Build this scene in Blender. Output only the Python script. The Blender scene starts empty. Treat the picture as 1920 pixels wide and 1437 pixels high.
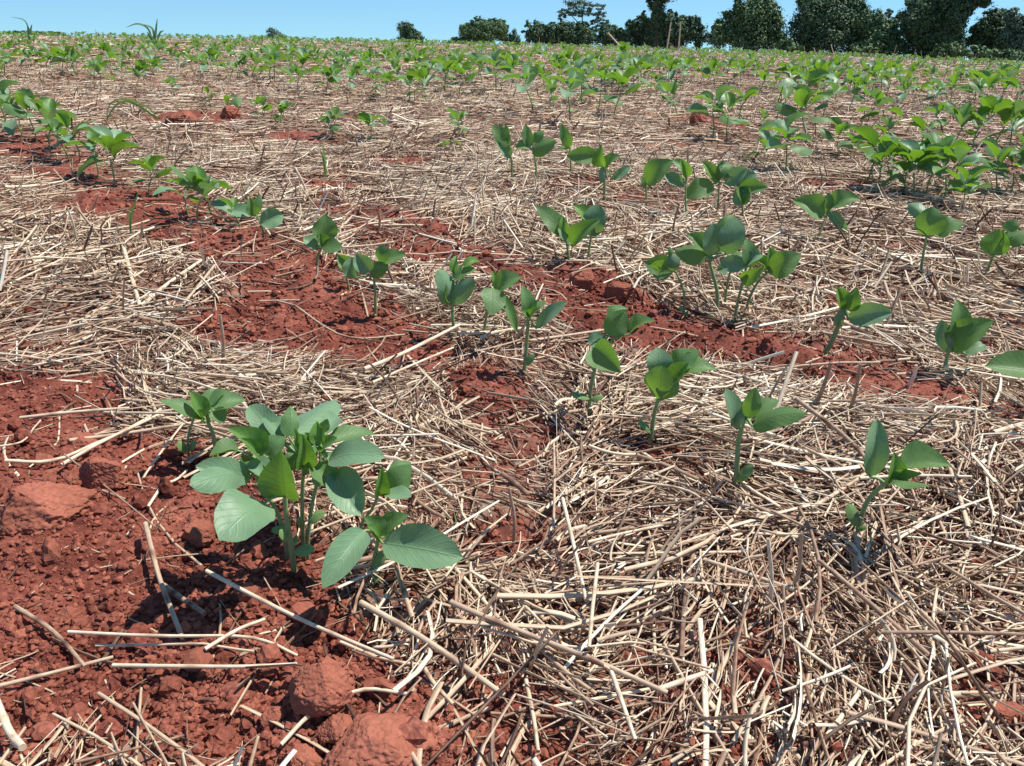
import bpy, math, random
import numpy as np
from mathutils import Vector, Matrix

random.seed(7)
RNG = np.random.default_rng(7)
SC = bpy.context.scene
COL = SC.collection

# ------------------------------------------------------------------ camera
F = 1478.0                                  # focal length in photo pixels (photo is 1920 wide)
CAM_H = 0.42
PITCH = math.atan((718.5 - 40) / F)
ROLL = math.radians(1.6)
CRV = 0.00046                               # the field falls away: z = -CRV * r^2
_R0 = np.array([1, 0, 0.]); _U0 = np.array([0, math.sin(PITCH), math.cos(PITCH)])
FW = np.array([0, math.cos(PITCH), -math.sin(PITCH)])
RT = math.cos(ROLL) * _R0 + math.sin(ROLL) * _U0
UP = -math.sin(ROLL) * _R0 + math.cos(ROLL) * _U0
CAMP = np.array([0, 0, CAM_H])
cam_d = bpy.data.cameras.new("camera"); cam = bpy.data.objects.new("camera", cam_d); COL.objects.link(cam)
m = Matrix.Identity(4)
for i in range(3):
    m[i][0] = RT[i]; m[i][1] = UP[i]; m[i][2] = -FW[i]; m[i][3] = CAMP[i]
cam.matrix_world = m
cam_d.sensor_width = 36; cam_d.lens = 36 * F / 1920
cam_d.clip_start = 0.01; cam_d.clip_end = 3000
SC.camera = cam

# ------------------------------------------------------------------ light
SUN_EL = math.radians(62); SUN_ROT = math.radians(72)      # clockwise from +Y
sdir = Vector((math.sin(SUN_ROT) * math.cos(SUN_EL), math.cos(SUN_ROT) * math.cos(SUN_EL), math.sin(SUN_EL)))
world = bpy.data.worlds.new("World"); SC.world = world; world.use_nodes = True
wn = world.node_tree
for n in list(wn.nodes): wn.nodes.remove(n)
wo = wn.nodes.new("ShaderNodeOutputWorld"); bg = wn.nodes.new("ShaderNodeBackground")
sky = wn.nodes.new("ShaderNodeTexSky"); sky.sky_type = 'NISHITA'; sky.sun_disc = False
sky.sun_elevation = SUN_EL; sky.sun_rotation = SUN_ROT
sky.altitude = 400; sky.air_density = 1.0; sky.dust_density = 0.35; sky.ozone_density = 1.6
bg.inputs[1].default_value = 0.105
# the low haze band of the model sky is thinner here: look it up a little higher
wt = wn.nodes.new("ShaderNodeTexCoord"); wa = wn.nodes.new("ShaderNodeVectorMath"); wa.operation = 'ADD'; wa.inputs[1].default_value = (0, 0, .10)
wx = wn.nodes.new("ShaderNodeVectorMath"); wx.operation = 'NORMALIZE'
wn.links.new(wt.outputs['Generated'], wa.inputs[0]); wn.links.new(wa.outputs[0], wx.inputs[0]); wn.links.new(wx.outputs[0], sky.inputs[0])
wm = wn.nodes.new("ShaderNodeMix"); wm.data_type = 'RGBA'; wm.blend_type = 'MULTIPLY'; wm.inputs[0].default_value = 1
wm.inputs[7].default_value = (.66, .95, 1.10, 1)                # the phone's cool rendering of a clear sky
wn.links.new(sky.outputs[0], wm.inputs[6]); wn.links.new(wm.outputs[2], bg.inputs[0]); wn.links.new(bg.outputs[0], wo.inputs[0])
sl = bpy.data.lights.new("sun", 'SUN'); sl.energy = 5.0; sl.angle = math.radians(0.5); sl.color = (1, 0.95, 0.86)
so = bpy.data.objects.new("sun", sl); COL.objects.link(so); so.rotation_euler = sdir.to_track_quat('Z', 'Y').to_euler()
SC.view_settings.view_transform = 'Standard'; SC.view_settings.look = 'None'
SC.view_settings.exposure = 0.4; SC.view_settings.gamma = 1.0; SC.view_settings.use_curve_mapping = False

# ------------------------------------------------------------------ noise
def _hash(ix, iy, s):
    h = (ix * 374761393 + iy * 668265263 + s * 982451653) & 0xFFFFFFFF
    h = ((h ^ (h >> 13)) * 1274126177) & 0xFFFFFFFF
    h = h ^ (h >> 16)
    return (h & 0xFFFFFF) / float(0xFFFFFF)

def vnoise(x, y, s=0):                       # value noise, -1..1
    xf = np.floor(x); yf = np.floor(y)
    ix = xf.astype(np.int64); iy = yf.astype(np.int64)
    fx = x - xf; fy = y - yf
    fx = fx * fx * (3 - 2 * fx); fy = fy * fy * (3 - 2 * fy)
    a = _hash(ix, iy, s); b = _hash(ix + 1, iy, s); c = _hash(ix, iy + 1, s); d = _hash(ix + 1, iy + 1, s)
    return 2 * ((a * (1 - fx) + b * fx) * (1 - fy) + (c * (1 - fx) + d * fx) * fy) - 1

def fbm(x, y, sc, o=3, s=0):
    v = 0; a = 1; t = 0
    for k in range(o):
        v = v + a * vnoise(x / sc + 17.3 * k, y / sc - 9.1 * k, s + k); t += a; a *= .5; sc *= .5
    return v / t

# ------------------------------------------------------------------ photo pixel -> place on the ground
def ray(px, py):
    return (FW * F + RT * (px - 960) - UP * (py - 718.5)) / F

def ground(px, py):
    d = ray(px, py)
    q = CRV * (d[0] ** 2 + d[1] ** 2)
    D = d[2] ** 2 - 4 * q * CAM_H
    D = max(D, 1e-9)
    t = (-d[2] - math.sqrt(D)) / (2 * q)
    return t * d[0], t * d[1]

def pxscale(x, y):                           # photo pixels per metre there
    return F / math.sqrt(x * x + y * y + CAM_H ** 2)

# bare strips of red soil: polyline of photo points, radius (px), strength
BARE = [
 ([(-100, 860), (150, 950)], 190, 1.0), ([(150, 1000), (430, 1090)], 165, 1.0), ([(60, 1110), (350, 1170)], 150, .95),
 ([(450, 1150), (590, 1240)], 95, .9), ([(-40, 745), (140, 750)], 80, .95), ([(600, 1310), (760, 1430)], 105, .95),
 ([(250, 870), (330, 900)], 90, .9), ([(930, 1310), (1030, 1430)], 55, .8), ([(10, 1330), (60, 1340)], 60, .7),
 ([(400, 1300), (560, 1400)], 70, .75), ([(200, 1270), (330, 1290)], 80, .6),
 ([(0, 265), (130, 310), (250, 380)], 36, .8), ([(250, 380), (400, 435), (560, 515), (640, 600)], 56, 1.0), ([(470, 590), (720, 640)], 62, .95),
 ([(600, 640), (800, 670)], 45, .8), ([(420, 600), (450, 620)], 40, .6),
 ([(660, 395), (780, 465), (900, 505), (1050, 540), (1150, 590)], 55, 1.0),
 ([(1160, 600), (1300, 640), (1450, 665), (1620, 700)], 66, 1.0), ([(1650, 740), (1900, 790)], 50, .65),
 ([(900, 730), (980, 830), (900, 880)], 62, .75), ([(1190, 845), (1240, 865)], 34, .8), ([(1270, 880), (1340, 850)], 40, .5),
 ([(320, 228), (380, 226)], 36, 1.0), ([(545, 252), (600, 272)], 28, .95), ([(600, 350), (650, 352)], 30, .9), ([(720, 302), (780, 302)], 22, .8),
 ([(425, 213), (440, 213)], 18, .9), ([(1300, 225), (1365, 240)], 28, .8), ([(1075, 350), (1100, 350)], 24, .8), ([(1540, 350), (1600, 350)], 26, .8),
 ([(1850, 1330), (1930, 1350)], 70, .8), ([(1700, 1000), (1850, 1010)], 60, .5), ([(1370, 1230), (1440, 1250)], 50, .6),
 ([(920, 1005), (960, 1010)], 45, .75), ([(1190, 385), (1260, 400)], 34, .7), ([(130, 150), (300, 160)], 22, .6), ([(420, 330), (440, 325)], 20, .8),
 ([(1640, 470), (1700, 480)], 30, .5), ([(1540, 560), (1580, 570)], 20, .4), ([(800, 420), (840, 440)], 30, .5),
]
_B = []
for pts, rp, st in BARE:
    w = [ground(*p) for p in pts]
    _B.append(([np.array(p) for p in w], [rp * (1.2 if q[1] > 700 else 1.75) / pxscale(*p) for p, q in zip(w, pts)], st))

def straw(x, y):                             # 0 bare .. 1 thick mat
    wob = fbm(x, y, .09, 3, 31)
    S = 0.86 + 0.34 * fbm(x, y, .35, 2, 5) + .22 * fbm(x, y, .11, 2, 6) + .12 * wob
    for pts, rr, st in _B:
        b = np.zeros_like(x)
        for i in range(len(pts) - 1):
            a = pts[i]; d = pts[i + 1] - a; L = max(d @ d, 1e-9)
            t = np.clip(((x - a[0]) * d[0] + (y - a[1]) * d[1]) / L, 0, 1)
            dist = np.hypot(x - a[0] - t * d[0], y - a[1] - t * d[1])
            r = rr[i] * (1 - t) + rr[i + 1] * t
            e = np.clip((1.25 + .35 * wob - dist / r) / .5, 0, 1)
            b = np.maximum(b, e)
        S = S - st * b * (.88 if np.hypot(*pts[0]) > 1.0 else 1.0)
    return np.clip(S, 0.0, 1)

# rows run this way (unit vectors along and across)
NRM = np.array([.753, .658]); NRM /= np.linalg.norm(NRM); DIRR = np.array([-NRM[1], NRM[0]])

def base_z(x, y):
    r = np.hypot(x, y)
    return np.where(r < 60, -CRV * r * r, -CRV * 3600 - (r - 60) * 2 * CRV * 60)

def relief(x, y, fine=True, S=None):
    if S is None: S = straw(x, y)
    r = np.hypot(x, y)
    fade = np.clip(8 / np.maximum(r, 1e-3), .25, 1)
    z = .012 * fbm(x, y, .4, 2, 1) + .007 * S * fbm(x, y, .13, 2, 3)
    bare = 1 - S
    cl = fbm(x, y, .07, 3, 11)
    z = z + bare * (.016 * np.maximum(cl, -.2) + .011 * np.abs(fbm(x, y, .035, 2, 13)))
    if fine:
        k = np.clip(3.0 / np.maximum(r, 1e-3), 0, 1)
        z = z + k * (.0016 + .0022 * bare) * fbm(x, y, .012, 2, 21)
    z = z * fade
    # ridges of loosened soil beside the seed furrow
    for (a, b, w, h) in RIDGES:
        d = b - a; t = np.clip(((x - a[0]) * d[0] + (y - a[1]) * d[1]) / (d @ d), 0, 1)
        dist = np.hypot(x - a[0] - t * d[0], y - a[1] - t * d[1])
        q = np.clip(1 - dist / w, 0, 1)
        z = z + h * q * q * (3 - 2 * q) * (1 + .7 * fbm(x, y, .05, 2, 41))
    return z
RIDGES = []
for (p, q, w, h) in [((1060, 520), (1190, 560), .05, .018), ((1210, 625), (1480, 690), .06, .02), ((700, 400), (960, 520), .07, .012),
                     ((250, 400), (560, 540), .09, .012), ((-50, 880), (150, 980), .12, .01), ((620, 1330), (780, 1430), .06, .014),
                     ((320, 225), (375, 225), .10, .03), ((1480, 690), (1640, 730), .05, .01)]:
    RIDGES.append((np.array(ground(*p)), np.array(ground(*q)), w, h))

def gz(x, y):
    x = np.atleast_1d(np.asarray(x, float)); y = np.atleast_1d(np.asarray(y, float))
    return base_z(x, y) + relief(x, y)

# ------------------------------------------------------------------ materials
def mat(name):
    M = bpy.data.materials.new(name); M.use_nodes = True
    nt = M.node_tree; p = nt.nodes["Principled BSDF"]
    return M, nt, p
def N(nt, t, **kw):
    n = nt.nodes.new(t)
    for k, v in kw.items():
        if k.startswith('i_'):
            n.inputs[int(k[2:])].default_value = v
        else: setattr(n, k, v)
    return n
def ramp(nt, stops, fac=None):
    n = nt.nodes.new("ShaderNodeValToRGB"); cr = n.color_ramp
    while len(cr.elements) > 1: cr.elements.remove(cr.elements[-1])
    cr.elements[0].position = stops[0][0]; cr.elements[0].color = (*stops[0][1], 1)
    for p, c in stops[1:]:
        e = cr.elements.new(p); e.color = (*c, 1)
    if fac is not None: nt.links.new(fac, n.inputs[0])
    return n
def mixc(nt, fac, a, b, bt='MIX'):
    n = nt.nodes.new("ShaderNodeMix"); n.data_type = 'RGBA'; n.blend_type = bt
    for s, v in ((0, fac), (6, a), (7, b)):
        if isinstance(v, (int, float)): n.inputs[s].default_value = v
        elif isinstance(v, tuple): n.inputs[s].default_value = (*v, 1)
        else: nt.links.new(v, n.inputs[s])
    return n.outputs[2]
def mth(nt, op, a, b=None, clamp=False):
    n = nt.nodes.new("ShaderNodeMath"); n.operation = op; n.use_clamp = clamp
    for s, v in ((0, a), (1, b)):
        if v is None: continue
        if isinstance(v, (int, float)): n.inputs[s].default_value = v
        else: nt.links.new(v, n.inputs[s])
    return n.outputs[0]

SOIL_A = (.205, .060, .040); SOIL_B = (.31, .106, .072); SOIL_C = (.095, .024, .017)
def soil_color(nt, scale=1.0):
    tc = N(nt, "ShaderNodeNewGeometry")
    n1 = N(nt, "ShaderNodeTexNoise"); n1.inputs['Scale'].default_value = 14 * scale; n1.inputs['Detail'].default_value = 6
    n2 = N(nt, "ShaderNodeTexNoise"); n2.inputs['Scale'].default_value = 220 * scale; n2.inputs['Detail'].default_value = 3
    nt.links.new(tc.outputs['Position'], n1.inputs['Vector']); nt.links.new(tc.outputs['Position'], n2.inputs['Vector'])
    r1 = ramp(nt, [(.3, SOIL_C), (.48, SOIL_A), (.7, SOIL_B)], n1.outputs[0])
    r2 = ramp(nt, [(.3, (.62, .6, .6)), (.55, (1, 1, 1)), (.72, (1.35, 1.4, 1.45))], n2.outputs[0])
    return mixc(nt, 1.0, r1.outputs[0], r2.outputs[0], 'MULTIPLY'), n1, n2, tc

M_ground, nt, P = mat("red_soil_with_chaff")
c, n1, n2, tc = soil_color(nt)
at = N(nt, "ShaderNodeAttribute", attribute_name="straw")
vo = N(nt, "ShaderNodeTexNoise"); vo.inputs['Scale'].default_value = 60; vo.inputs['Detail'].default_value = 5; vo.inputs['Roughness'].default_value = .7
nt.links.new(tc.outputs['Position'], vo.inputs['Vector'])
chaff = ramp(nt, [(.3, (.10, .05, .035)), (.45, (.24, .15, .11)), (.58, (.42, .315, .215)), (.75, (.58, .475, .35))], vo.outputs[0])
fac = mth(nt, 'MULTIPLY', at.outputs['Fac'], ramp(nt, [(.36, (.35, .35, .35)), (.55, (1, 1, 1))], vo.outputs[0]).outputs[0], True)
nt.links.new(mixc(nt, fac, c, chaff.outputs[0]), P.inputs['Base Color'])
P.inputs['Roughness'].default_value = .95; P.inputs['Specular IOR Level'].default_value = .15
bp = N(nt, "ShaderNodeBump"); bp.inputs['Strength'].default_value = .9; bp.inputs['Distance'].default_value = .0025
n3 = N(nt, "ShaderNodeTexNoise"); n3.inputs['Scale'].default_value = 320; n3.inputs['Detail'].default_value = 6; n3.inputs['Roughness'].default_value = .65
nt.links.new(tc.outputs['Position'], n3.inputs['Vector']); nt.links.new(n3.outputs[0], bp.inputs['Height']); nt.links.new(bp.outputs[0], P.inputs['Normal'])

M_clod, nt, P = mat("red_clod_soil")
c, n1, n2, tc = soil_color(nt, 1.3)
at = N(nt, "ShaderNodeAttribute", attribute_name="tone")
nt.links.new(mixc(nt, mth(nt, 'MULTIPLY', at.outputs['Fac'], .55), c, (.42, .155, .095)), P.inputs['Base Color'])
P.inputs['Roughness'].default_value = .95; P.inputs['Specular IOR Level'].default_value = .15
bp = N(nt, "ShaderNodeBump"); bp.inputs['Strength'].default_value = .8; bp.inputs['Distance'].default_value = .003
n3 = N(nt, "ShaderNodeTexNoise"); n3.inputs['Scale'].default_value = 180; n3.inputs['Detail'].default_value = 7
nt.links.new(tc.outputs['Position'], n3.inputs['Vector']); nt.links.new(n3.outputs[0], bp.inputs['Height']); nt.links.new(bp.outputs[0], P.inputs['Normal'])

M_straw, nt, P = mat("dry_straw")
at = N(nt, "ShaderNodeAttribute", attribute_name="tone")
g = N(nt, "ShaderNodeNewGeometry")
nn = N(nt, "ShaderNodeTexNoise"); nn.inputs['Scale'].default_value = 130; nn.inputs['Detail'].default_value = 5
nt.links.new(g.outputs['Position'], nn.inputs['Vector'])
tt = mth(nt, 'ADD', at.outputs['Fac'], mth(nt, 'MULTIPLY', mth(nt, 'SUBTRACT', nn.outputs[0], .5), .55))
uvn = N(nt, "ShaderNodeUVMap", uv_map="UVMap"); mp = N(nt, "ShaderNodeMapping"); mp.inputs['Scale'].default_value = (1.2, 9, 1); nt.links.new(uvn.outputs[0], mp.inputs[0])
fb = N(nt, "ShaderNodeTexNoise"); fb.inputs['Scale'].default_value = 2.2; fb.inputs['Detail'].default_value = 4; nt.links.new(mp.outputs[0], fb.inputs['Vector'])
tt = mth(nt, 'ADD', tt, mth(nt, 'MULTIPLY', mth(nt, 'SUBTRACT', fb.outputs[0], .5), .75))
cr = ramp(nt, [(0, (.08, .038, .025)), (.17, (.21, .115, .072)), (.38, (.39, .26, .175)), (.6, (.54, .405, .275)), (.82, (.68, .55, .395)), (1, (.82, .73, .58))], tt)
nt.links.new(cr.outputs[0], P.inputs['Base Color'])
P.inputs['Roughness'].default_value = .55; P.inputs['Specular IOR Level'].default_value = .35

def leaf_mat(name, top, young, under, trans, veinmix, tw=.35, rough=.5, sheen=0.0):
    M, nt, P = mat(name)
    uv = N(nt, "ShaderNodeUVMap", uv_map="UVMap"); sp = N(nt, "ShaderNodeSeparateXYZ"); nt.links.new(uv.outputs[0], sp.inputs[0])
    u = sp.outputs[0]; v = mth(nt, 'ABSOLUTE', mth(nt, 'SUBTRACT', mth(nt, 'MULTIPLY', sp.outputs[1], 2), 1))
    mid = mth(nt, 'SUBTRACT', 1, mth(nt, 'MULTIPLY', v, 17), True)
    k = mth(nt, 'FRACT', mth(nt, 'SUBTRACT', mth(nt, 'MULTIPLY', u, 8), mth(nt, 'MULTIPLY', v, 2.6)))
    lat = mth(nt, 'SUBTRACT', 1, mth(nt, 'MULTIPLY', mth(nt, 'ABSOLUTE', mth(nt, 'SUBTRACT', k, .5)), 7), True)
    vein = mth(nt, 'MAXIMUM', mid, mth(nt, 'MULTIPLY', lat, .45))
    at = N(nt, "ShaderNodeAttribute", attribute_name="tone")
    g = N(nt, "ShaderNodeNewGeometry")
    nn = N(nt, "ShaderNodeTexNoise"); nn.inputs['Scale'].default_value = 55; nn.inputs['Detail'].default_value = 4
    nt.links.new(g.outputs['Position'], nn.inputs['Vector'])
    base = mixc(nt, at.outputs['Fac'], top, young)
    mot = ramp(nt, [(.3, (.66, .7, .66)), (.5, (1, 1, 1)), (.68, (1.25, 1.2, 1.15))], nn.outputs[0])
    base = mixc(nt, 1.0, base, mot.outputs[0], 'MULTIPLY')
    base = mixc(nt, mth(nt, 'MULTIPLY', vein, veinmix), base, (.34, .46, .22))
    dn = N(nt, "ShaderNodeTexNoise"); dn.inputs['Scale'].default_value = 260; dn.inputs['Detail'].default_value = 2
    nt.links.new(g.outputs['Position'], dn.inputs['Vector'])
    base = mixc(nt, ramp(nt, [(.62, (0, 0, 0)), (.70, (.55, .55, .55))], dn.outputs[0]).outputs[0], base, (.24, .12, .07))     # splashes of red dust
    base = mixc(nt, mth(nt, 'MULTIPLY', g.outputs['Backfacing'], .75), base, under)
    nt.links.new(base, P.inputs['Base Color'])
    P.inputs['Roughness'].default_value = rough; P.inputs['Specular IOR Level'].default_value = .36
    P.inputs['Sheen Weight'].default_value = sheen; P.inputs['Sheen Roughness'].default_value = .4
    bp = N(nt, "ShaderNodeBump"); bp.inputs['Strength'].default_value = .8; bp.inputs['Distance'].default_value = .0016
    h = mth(nt, 'SUBTRACT', mth(nt, 'MULTIPLY', nn.outputs[0], .8), mth(nt, 'MULTIPLY', vein, .2))
    nt.links.new(h, bp.inputs['Height']); nt.links.new(bp.outputs[0], P.inputs['Normal'])
    tr = N(nt, "ShaderNodeBsdfTranslucent")
    tcn = mixc(nt, mth(nt, 'MULTIPLY', vein, .5), trans, (trans[0] * .6, trans[1] * .7, trans[2]))
    nt.links.new(tcn, tr.inputs[0]); nt.links.new(bp.outputs[0], tr.inputs['Normal'])
    mx = N(nt, "ShaderNodeMixShader"); mx.inputs[0].default_value = tw
    nt.links.new(P.outputs[0], mx.inputs[1]); nt.links.new(tr.outputs[0], mx.inputs[2])
    nt.links.new(mx.outputs[0], nt.nodes["Material Output"].inputs[0])
    return M
M_mature = leaf_mat("first_leaf_green", (.165, .30, .16), (.21, .355, .20), (.18, .31, .17), (.20, .38, .05), .16, tw=.28, rough=.45, sheen=.3)
M_mid = leaf_mat("mid_leaf_green", (.085, .205, .045), (.13, .265, .065), (.14, .25, .11), (.22, .43, .02), .2, tw=.36, rough=.5)
M_young = leaf_mat("young_leaf_green", (.09, .24, .035), (.13, .30, .05), (.15, .28, .08), (.24, .47, .03), .25, tw=.36, rough=.45)
M_cot = leaf_mat("cotyledon_green", (.22, .36, .12), (.30, .42, .15), (.22, .34, .13), (.30, .5, .08), .05, tw=.25, rough=.5)
M_stem, nt, P = mat("stem_green"); P.inputs['Roughness'].default_value = .55
at = N(nt, "ShaderNodeAttribute", attribute_name="tone")
cr = ramp(nt, [(0, (.19, .15, .09)), (.3, (.22, .27, .12)), (1, (.20, .34, .12))], at.outputs['Fac']); nt.links.new(cr.outputs[0], P.inputs['Base Color'])
LM = {'g': M_mature, 'm': M_mid, 'd': M_mid, 'y': M_young, 'c': M_cot}

def simple(name, c1, c2, sc, rough=.8, bump=0):
    M, nt, P = mat(name)
    g = N(nt, "ShaderNodeNewGeometry"); nn = N(nt, "ShaderNodeTexNoise"); nn.inputs['Scale'].default_value = sc; nn.inputs['Detail'].default_value = 5
    nt.links.new(g.outputs['Position'], nn.inputs['Vector'])
    cr = ramp(nt, [(.35, c1), (.65, c2)], nn.outputs[0]); nt.links.new(cr.outputs[0], P.inputs['Base Color']); P.inputs['Roughness'].default_value = rough
    if bump:
        b = N(nt, "ShaderNodeBump"); b.inputs['Distance'].default_value = bump; nt.links.new(nn.outputs[0], b.inputs['Height']); nt.links.new(b.outputs[0], P.inputs['Normal'])
    return M
M_bark = simple("tree_bark", (.07, .055, .045), (.16, .13, .11), 3, .9, .05)
M_pale_bark = simple("pale_bark", (.28, .26, .23), (.40, .37, .33), 3, .9, .03)
def tree_mat(name, a, b):
    M, nt, P = mat(name)
    at = N(nt, "ShaderNodeAttribute", attribute_name="tone")
    cr = ramp(nt, [(0, a), (1, b)], at.outputs['Fac']); nt.links.new(cr.outputs[0], P.inputs['Base Color']); P.inputs['Roughness'].default_value = .6
    P.inputs['Specular IOR Level'].default_value = .3
    return M
M_tree_dark = tree_mat("dark_tree_leaf", (.03, .078, .044), (.105, .185, .07))
M_tree_mid = tree_mat("mid_tree_leaf", (.045, .11, .05), (.145, .235, .08))
M_tree_far = tree_mat("grey_green_tree_leaf", (.08, .15, .10), (.14, .22, .13))
M_grass = leaf_mat("green_grass_blade", (.17, .30, .09), (.24, .37, .13), (.18, .30, .10), (.25, .40, .10), 0, tw=.45)
M_grass_far = leaf_mat("blue_green_grass_blade", (.14, .27, .14), (.18, .31, .17), (.15, .28, .14), (.22, .40, .16), 0, tw=.5)

# ------------------------------------------------------------------ mesh helpers
def mesh_np(name, V, Fq, material, parent=None, tone=None, uv=None, smooth=True, extra=None):
    """V (n,3); Fq: list of (k,m) index arrays, m = 3 or 4; uv per vertex"""
    me = bpy.data.meshes.new(name)
    V = np.asarray(V, np.float32)
    fl = [np.asarray(f, np.int32) for f in Fq if len(f)]
    loops = np.concatenate([f.ravel() for f in fl]); tot = np.concatenate([np.full(len(f), f.shape[1], np.int32) for f in fl])
    start = np.concatenate([[0], np.cumsum(tot)[:-1]]).astype(np.int32)
    me.vertices.add(len(V)); me.vertices.foreach_set("co", V.ravel())
    me.loops.add(len(loops)); me.loops.foreach_set("vertex_index", loops)
    me.polygons.add(len(tot)); me.polygons.foreach_set("loop_start", start); me.polygons.foreach_set("loop_total", tot)
    me.polygons.foreach_set("use_smooth", np.full(len(tot), smooth, bool))
    if tone is not None:
        a = me.attributes.new("tone", 'FLOAT', 'POINT'); a.data.foreach_set("value", np.broadcast_to(np.asarray(tone, np.float32), (len(V),)).copy())
    for k, arr in (extra or {}).items():
        a = me.attributes.new(k, 'FLOAT', 'POINT'); a.data.foreach_set("value", np.asarray(arr, np.float32))
    if uv is not None:
        l = me.uv_layers.new(name="UVMap"); l.data.foreach_set("uv", np.asarray(uv, np.float32)[loops].ravel())
    me.update(calc_edges=True); me.validate()
    for mm in (material if isinstance(material, list) else [material]): me.materials.append(mm)
    o = bpy.data.objects.new(name, me); COL.objects.link(o)
    if parent is not None: o.parent = parent
    return o

def tag(o, label=None, cat=None, group=None, kind=None):
    if label: o['label'] = label
    if cat: o['category'] = cat
    if group: o['group'] = group
    if kind: o['kind'] = kind
    return o
def empty(name, loc):
    o = bpy.data.objects.new(name, None); COL.objects.link(o); o.location = loc; o.empty_display_size = .02
    return o
def nrm(v):
    v = np.asarray(v, float); return v / max(np.linalg.norm(v), 1e-9)

class MB:
    def __init__(s): s.V = []; s.Q = []; s.T = []; s.U = []; s.W = []; s.n = 0
    def add(s, V, Q, tone=0.5, uv=None, tri=None):
        V = np.asarray(V, float)
        if len(Q): s.Q.append(np.asarray(Q, np.int64) + s.n)
        if tri is not None and len(tri): s.T.append(np.asarray(tri, np.int64) + s.n)
        s.V.append(V); s.W.append(np.broadcast_to(np.asarray(tone, float), (len(V),)))
        s.U.append(np.zeros((len(V), 2)) if uv is None else uv); s.n += len(V)
    def arrays(s):
        return np.concatenate(s.V), ([np.concatenate(s.Q)] if s.Q else []) + ([np.concatenate(s.T)] if s.T else []), np.concatenate(s.W), np.concatenate(s.U)
    def build(s, name, material, parent=None, smooth=True):
        V, Fq, W, U = s.arrays()
        return mesh_np(name, V, Fq, material, parent, W, U, smooth)

def leaf_geo(P0, A, Nn, W, nu=10, nv=6, bow=.06, cup=.10, wave=.03, tipn=.62, ph=0., curl=0.):
    A = np.asarray(A, float); L = np.linalg.norm(A); a = A / L
    Nn = nrm(Nn - a * np.dot(a, Nn)); S = np.cross(a, Nn)
    t = np.linspace(0, 1, nu + 1)[:, None]; v = np.linspace(-1, 1, nv + 1)[None, :]
    ts = np.clip(t, 1e-4, 1 - 1e-4)
    be = .58; prof = (ts ** be) * ((1 - ts) ** tipn); prof = prof / ((be / (be + tipn)) ** be * (tipn / (be + tipn)) ** tipn)
    w = W * .5 * prof * (1 + .05 * np.sin(t * 5 + ph * 2) * np.sign(v) + .02 * np.sin(t * 23 + ph * 5 + v))
    X = t + 0 * v
    off = bow * L * np.sin(np.pi * t) - curl * L * t * t + 0 * v
    off = off + cup * W * (np.abs(v) ** 1.4) * prof + wave * W * np.sin(t * 10 + ph + np.sign(v)) * np.abs(v) ** 2 * prof
    Pn = P0 + (X[..., None]) * A + (v * w * (1 - .12 * abs(cup)))[..., None] * S + off[..., None] * Nn
    V = Pn.reshape(-1, 3)
    idx = np.arange((nu + 1) * (nv + 1)).reshape(nu + 1, nv + 1)
    Q = np.stack([idx[:-1, :-1], idx[1:, :-1], idx[1:, 1:], idx[:-1, 1:]], -1).reshape(-1, 4)
    uv = np.stack([X, (v + 1) / 2 + 0 * t], -1).reshape(-1, 2)
    return V, Q, uv

def tube_geo(pts, rad, k=6, cap=True):
    pts = np.asarray(pts, float); n = len(pts); rad = np.broadcast_to(np.asarray(rad, float), (n,))
    T = np.gradient(pts, axis=0); T /= np.maximum(np.linalg.norm(T, axis=1, keepdims=True), 1e-9)
    ref = np.array([0.31, .17, .93]) if abs(T[:, 2]).mean() < .8 else np.array([1., .1, 0])
    A = np.cross(T, ref); A /= np.maximum(np.linalg.norm(A, axis=1, keepdims=True), 1e-9); B = np.cross(T, A)
    an = np.arange(k) * 2 * math.pi / k
    V = pts[:, None] + rad[:, None, None] * (np.cos(an)[None, :, None] * A[:, None] + np.sin(an)[None, :, None] * B[:, None])
    idx = np.arange(n * k).reshape(n, k); j = np.roll(np.arange(k), -1)
    Q = np.stack([idx[:-1], idx[:-1][:, j], idx[1:][:, j], idx[1:]], -1).reshape(-1, 4)
    return V.reshape(-1, 3), Q

def spline(pts, n):
    pts = np.asarray(pts, float)
    if len(pts) == 2:
        t = np.linspace(0, 1, n)[:, None]; return pts[0] * (1 - t) + pts[1] * t
    P = np.vstack([2 * pts[0] - pts[1], pts, 2 * pts[-1] - pts[-2]]); out = []
    seg = len(pts) - 1
    for q in np.linspace(0, seg - 1e-6, n):
        i = int(q); t = q - i; a, b, c, d = P[i], P[i + 1], P[i + 2], P[i + 3]
        out.append(.5 * ((2 * b) + (-a + c) * t + (2 * a - 5 * b + 4 * c - d) * t * t + (-a + 3 * b - 3 * c + d) * t ** 3))
    return np.array(out)

# ------------------------------------------------------------------ the ground: one sheet
rs = [0.0, .12, .2]
while rs[-1] < 5: rs.append(rs[-1] * 1.0062)
while rs[-1] < 60: rs.append(rs[-1] * 1.015)
while rs[-1] < 1500: rs.append(rs[-1] * 1.12)
rs = np.array(rs[1:])
an = np.concatenate([np.linspace(-180, -55, 26)[:-1], np.linspace(-55, -40, 80)[:-1], np.linspace(-40, 40, 300)[:-1], np.linspace(40, 55, 80)[:-1], np.linspace(55, 180, 26)[:-1]])
an = np.radians(an)
Rg, Ag = np.meshgrid(rs, an, indexing='ij')
gx = Rg * np.sin(Ag); gy = Rg * np.cos(Ag)
gS = straw(gx.ravel(), gy.ravel())
gzz = base_z(gx.ravel(), gy.ravel()) + np.where(Rg.ravel() < 60, relief(gx.ravel(), gy.ravel(), True, gS), 0)
V = np.stack([gx.ravel(), gy.ravel(), gzz], -1)
nr, na = Rg.shape; idx = np.arange(nr * na).reshape(nr, na); j = np.roll(np.arange(na), -1)
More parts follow.
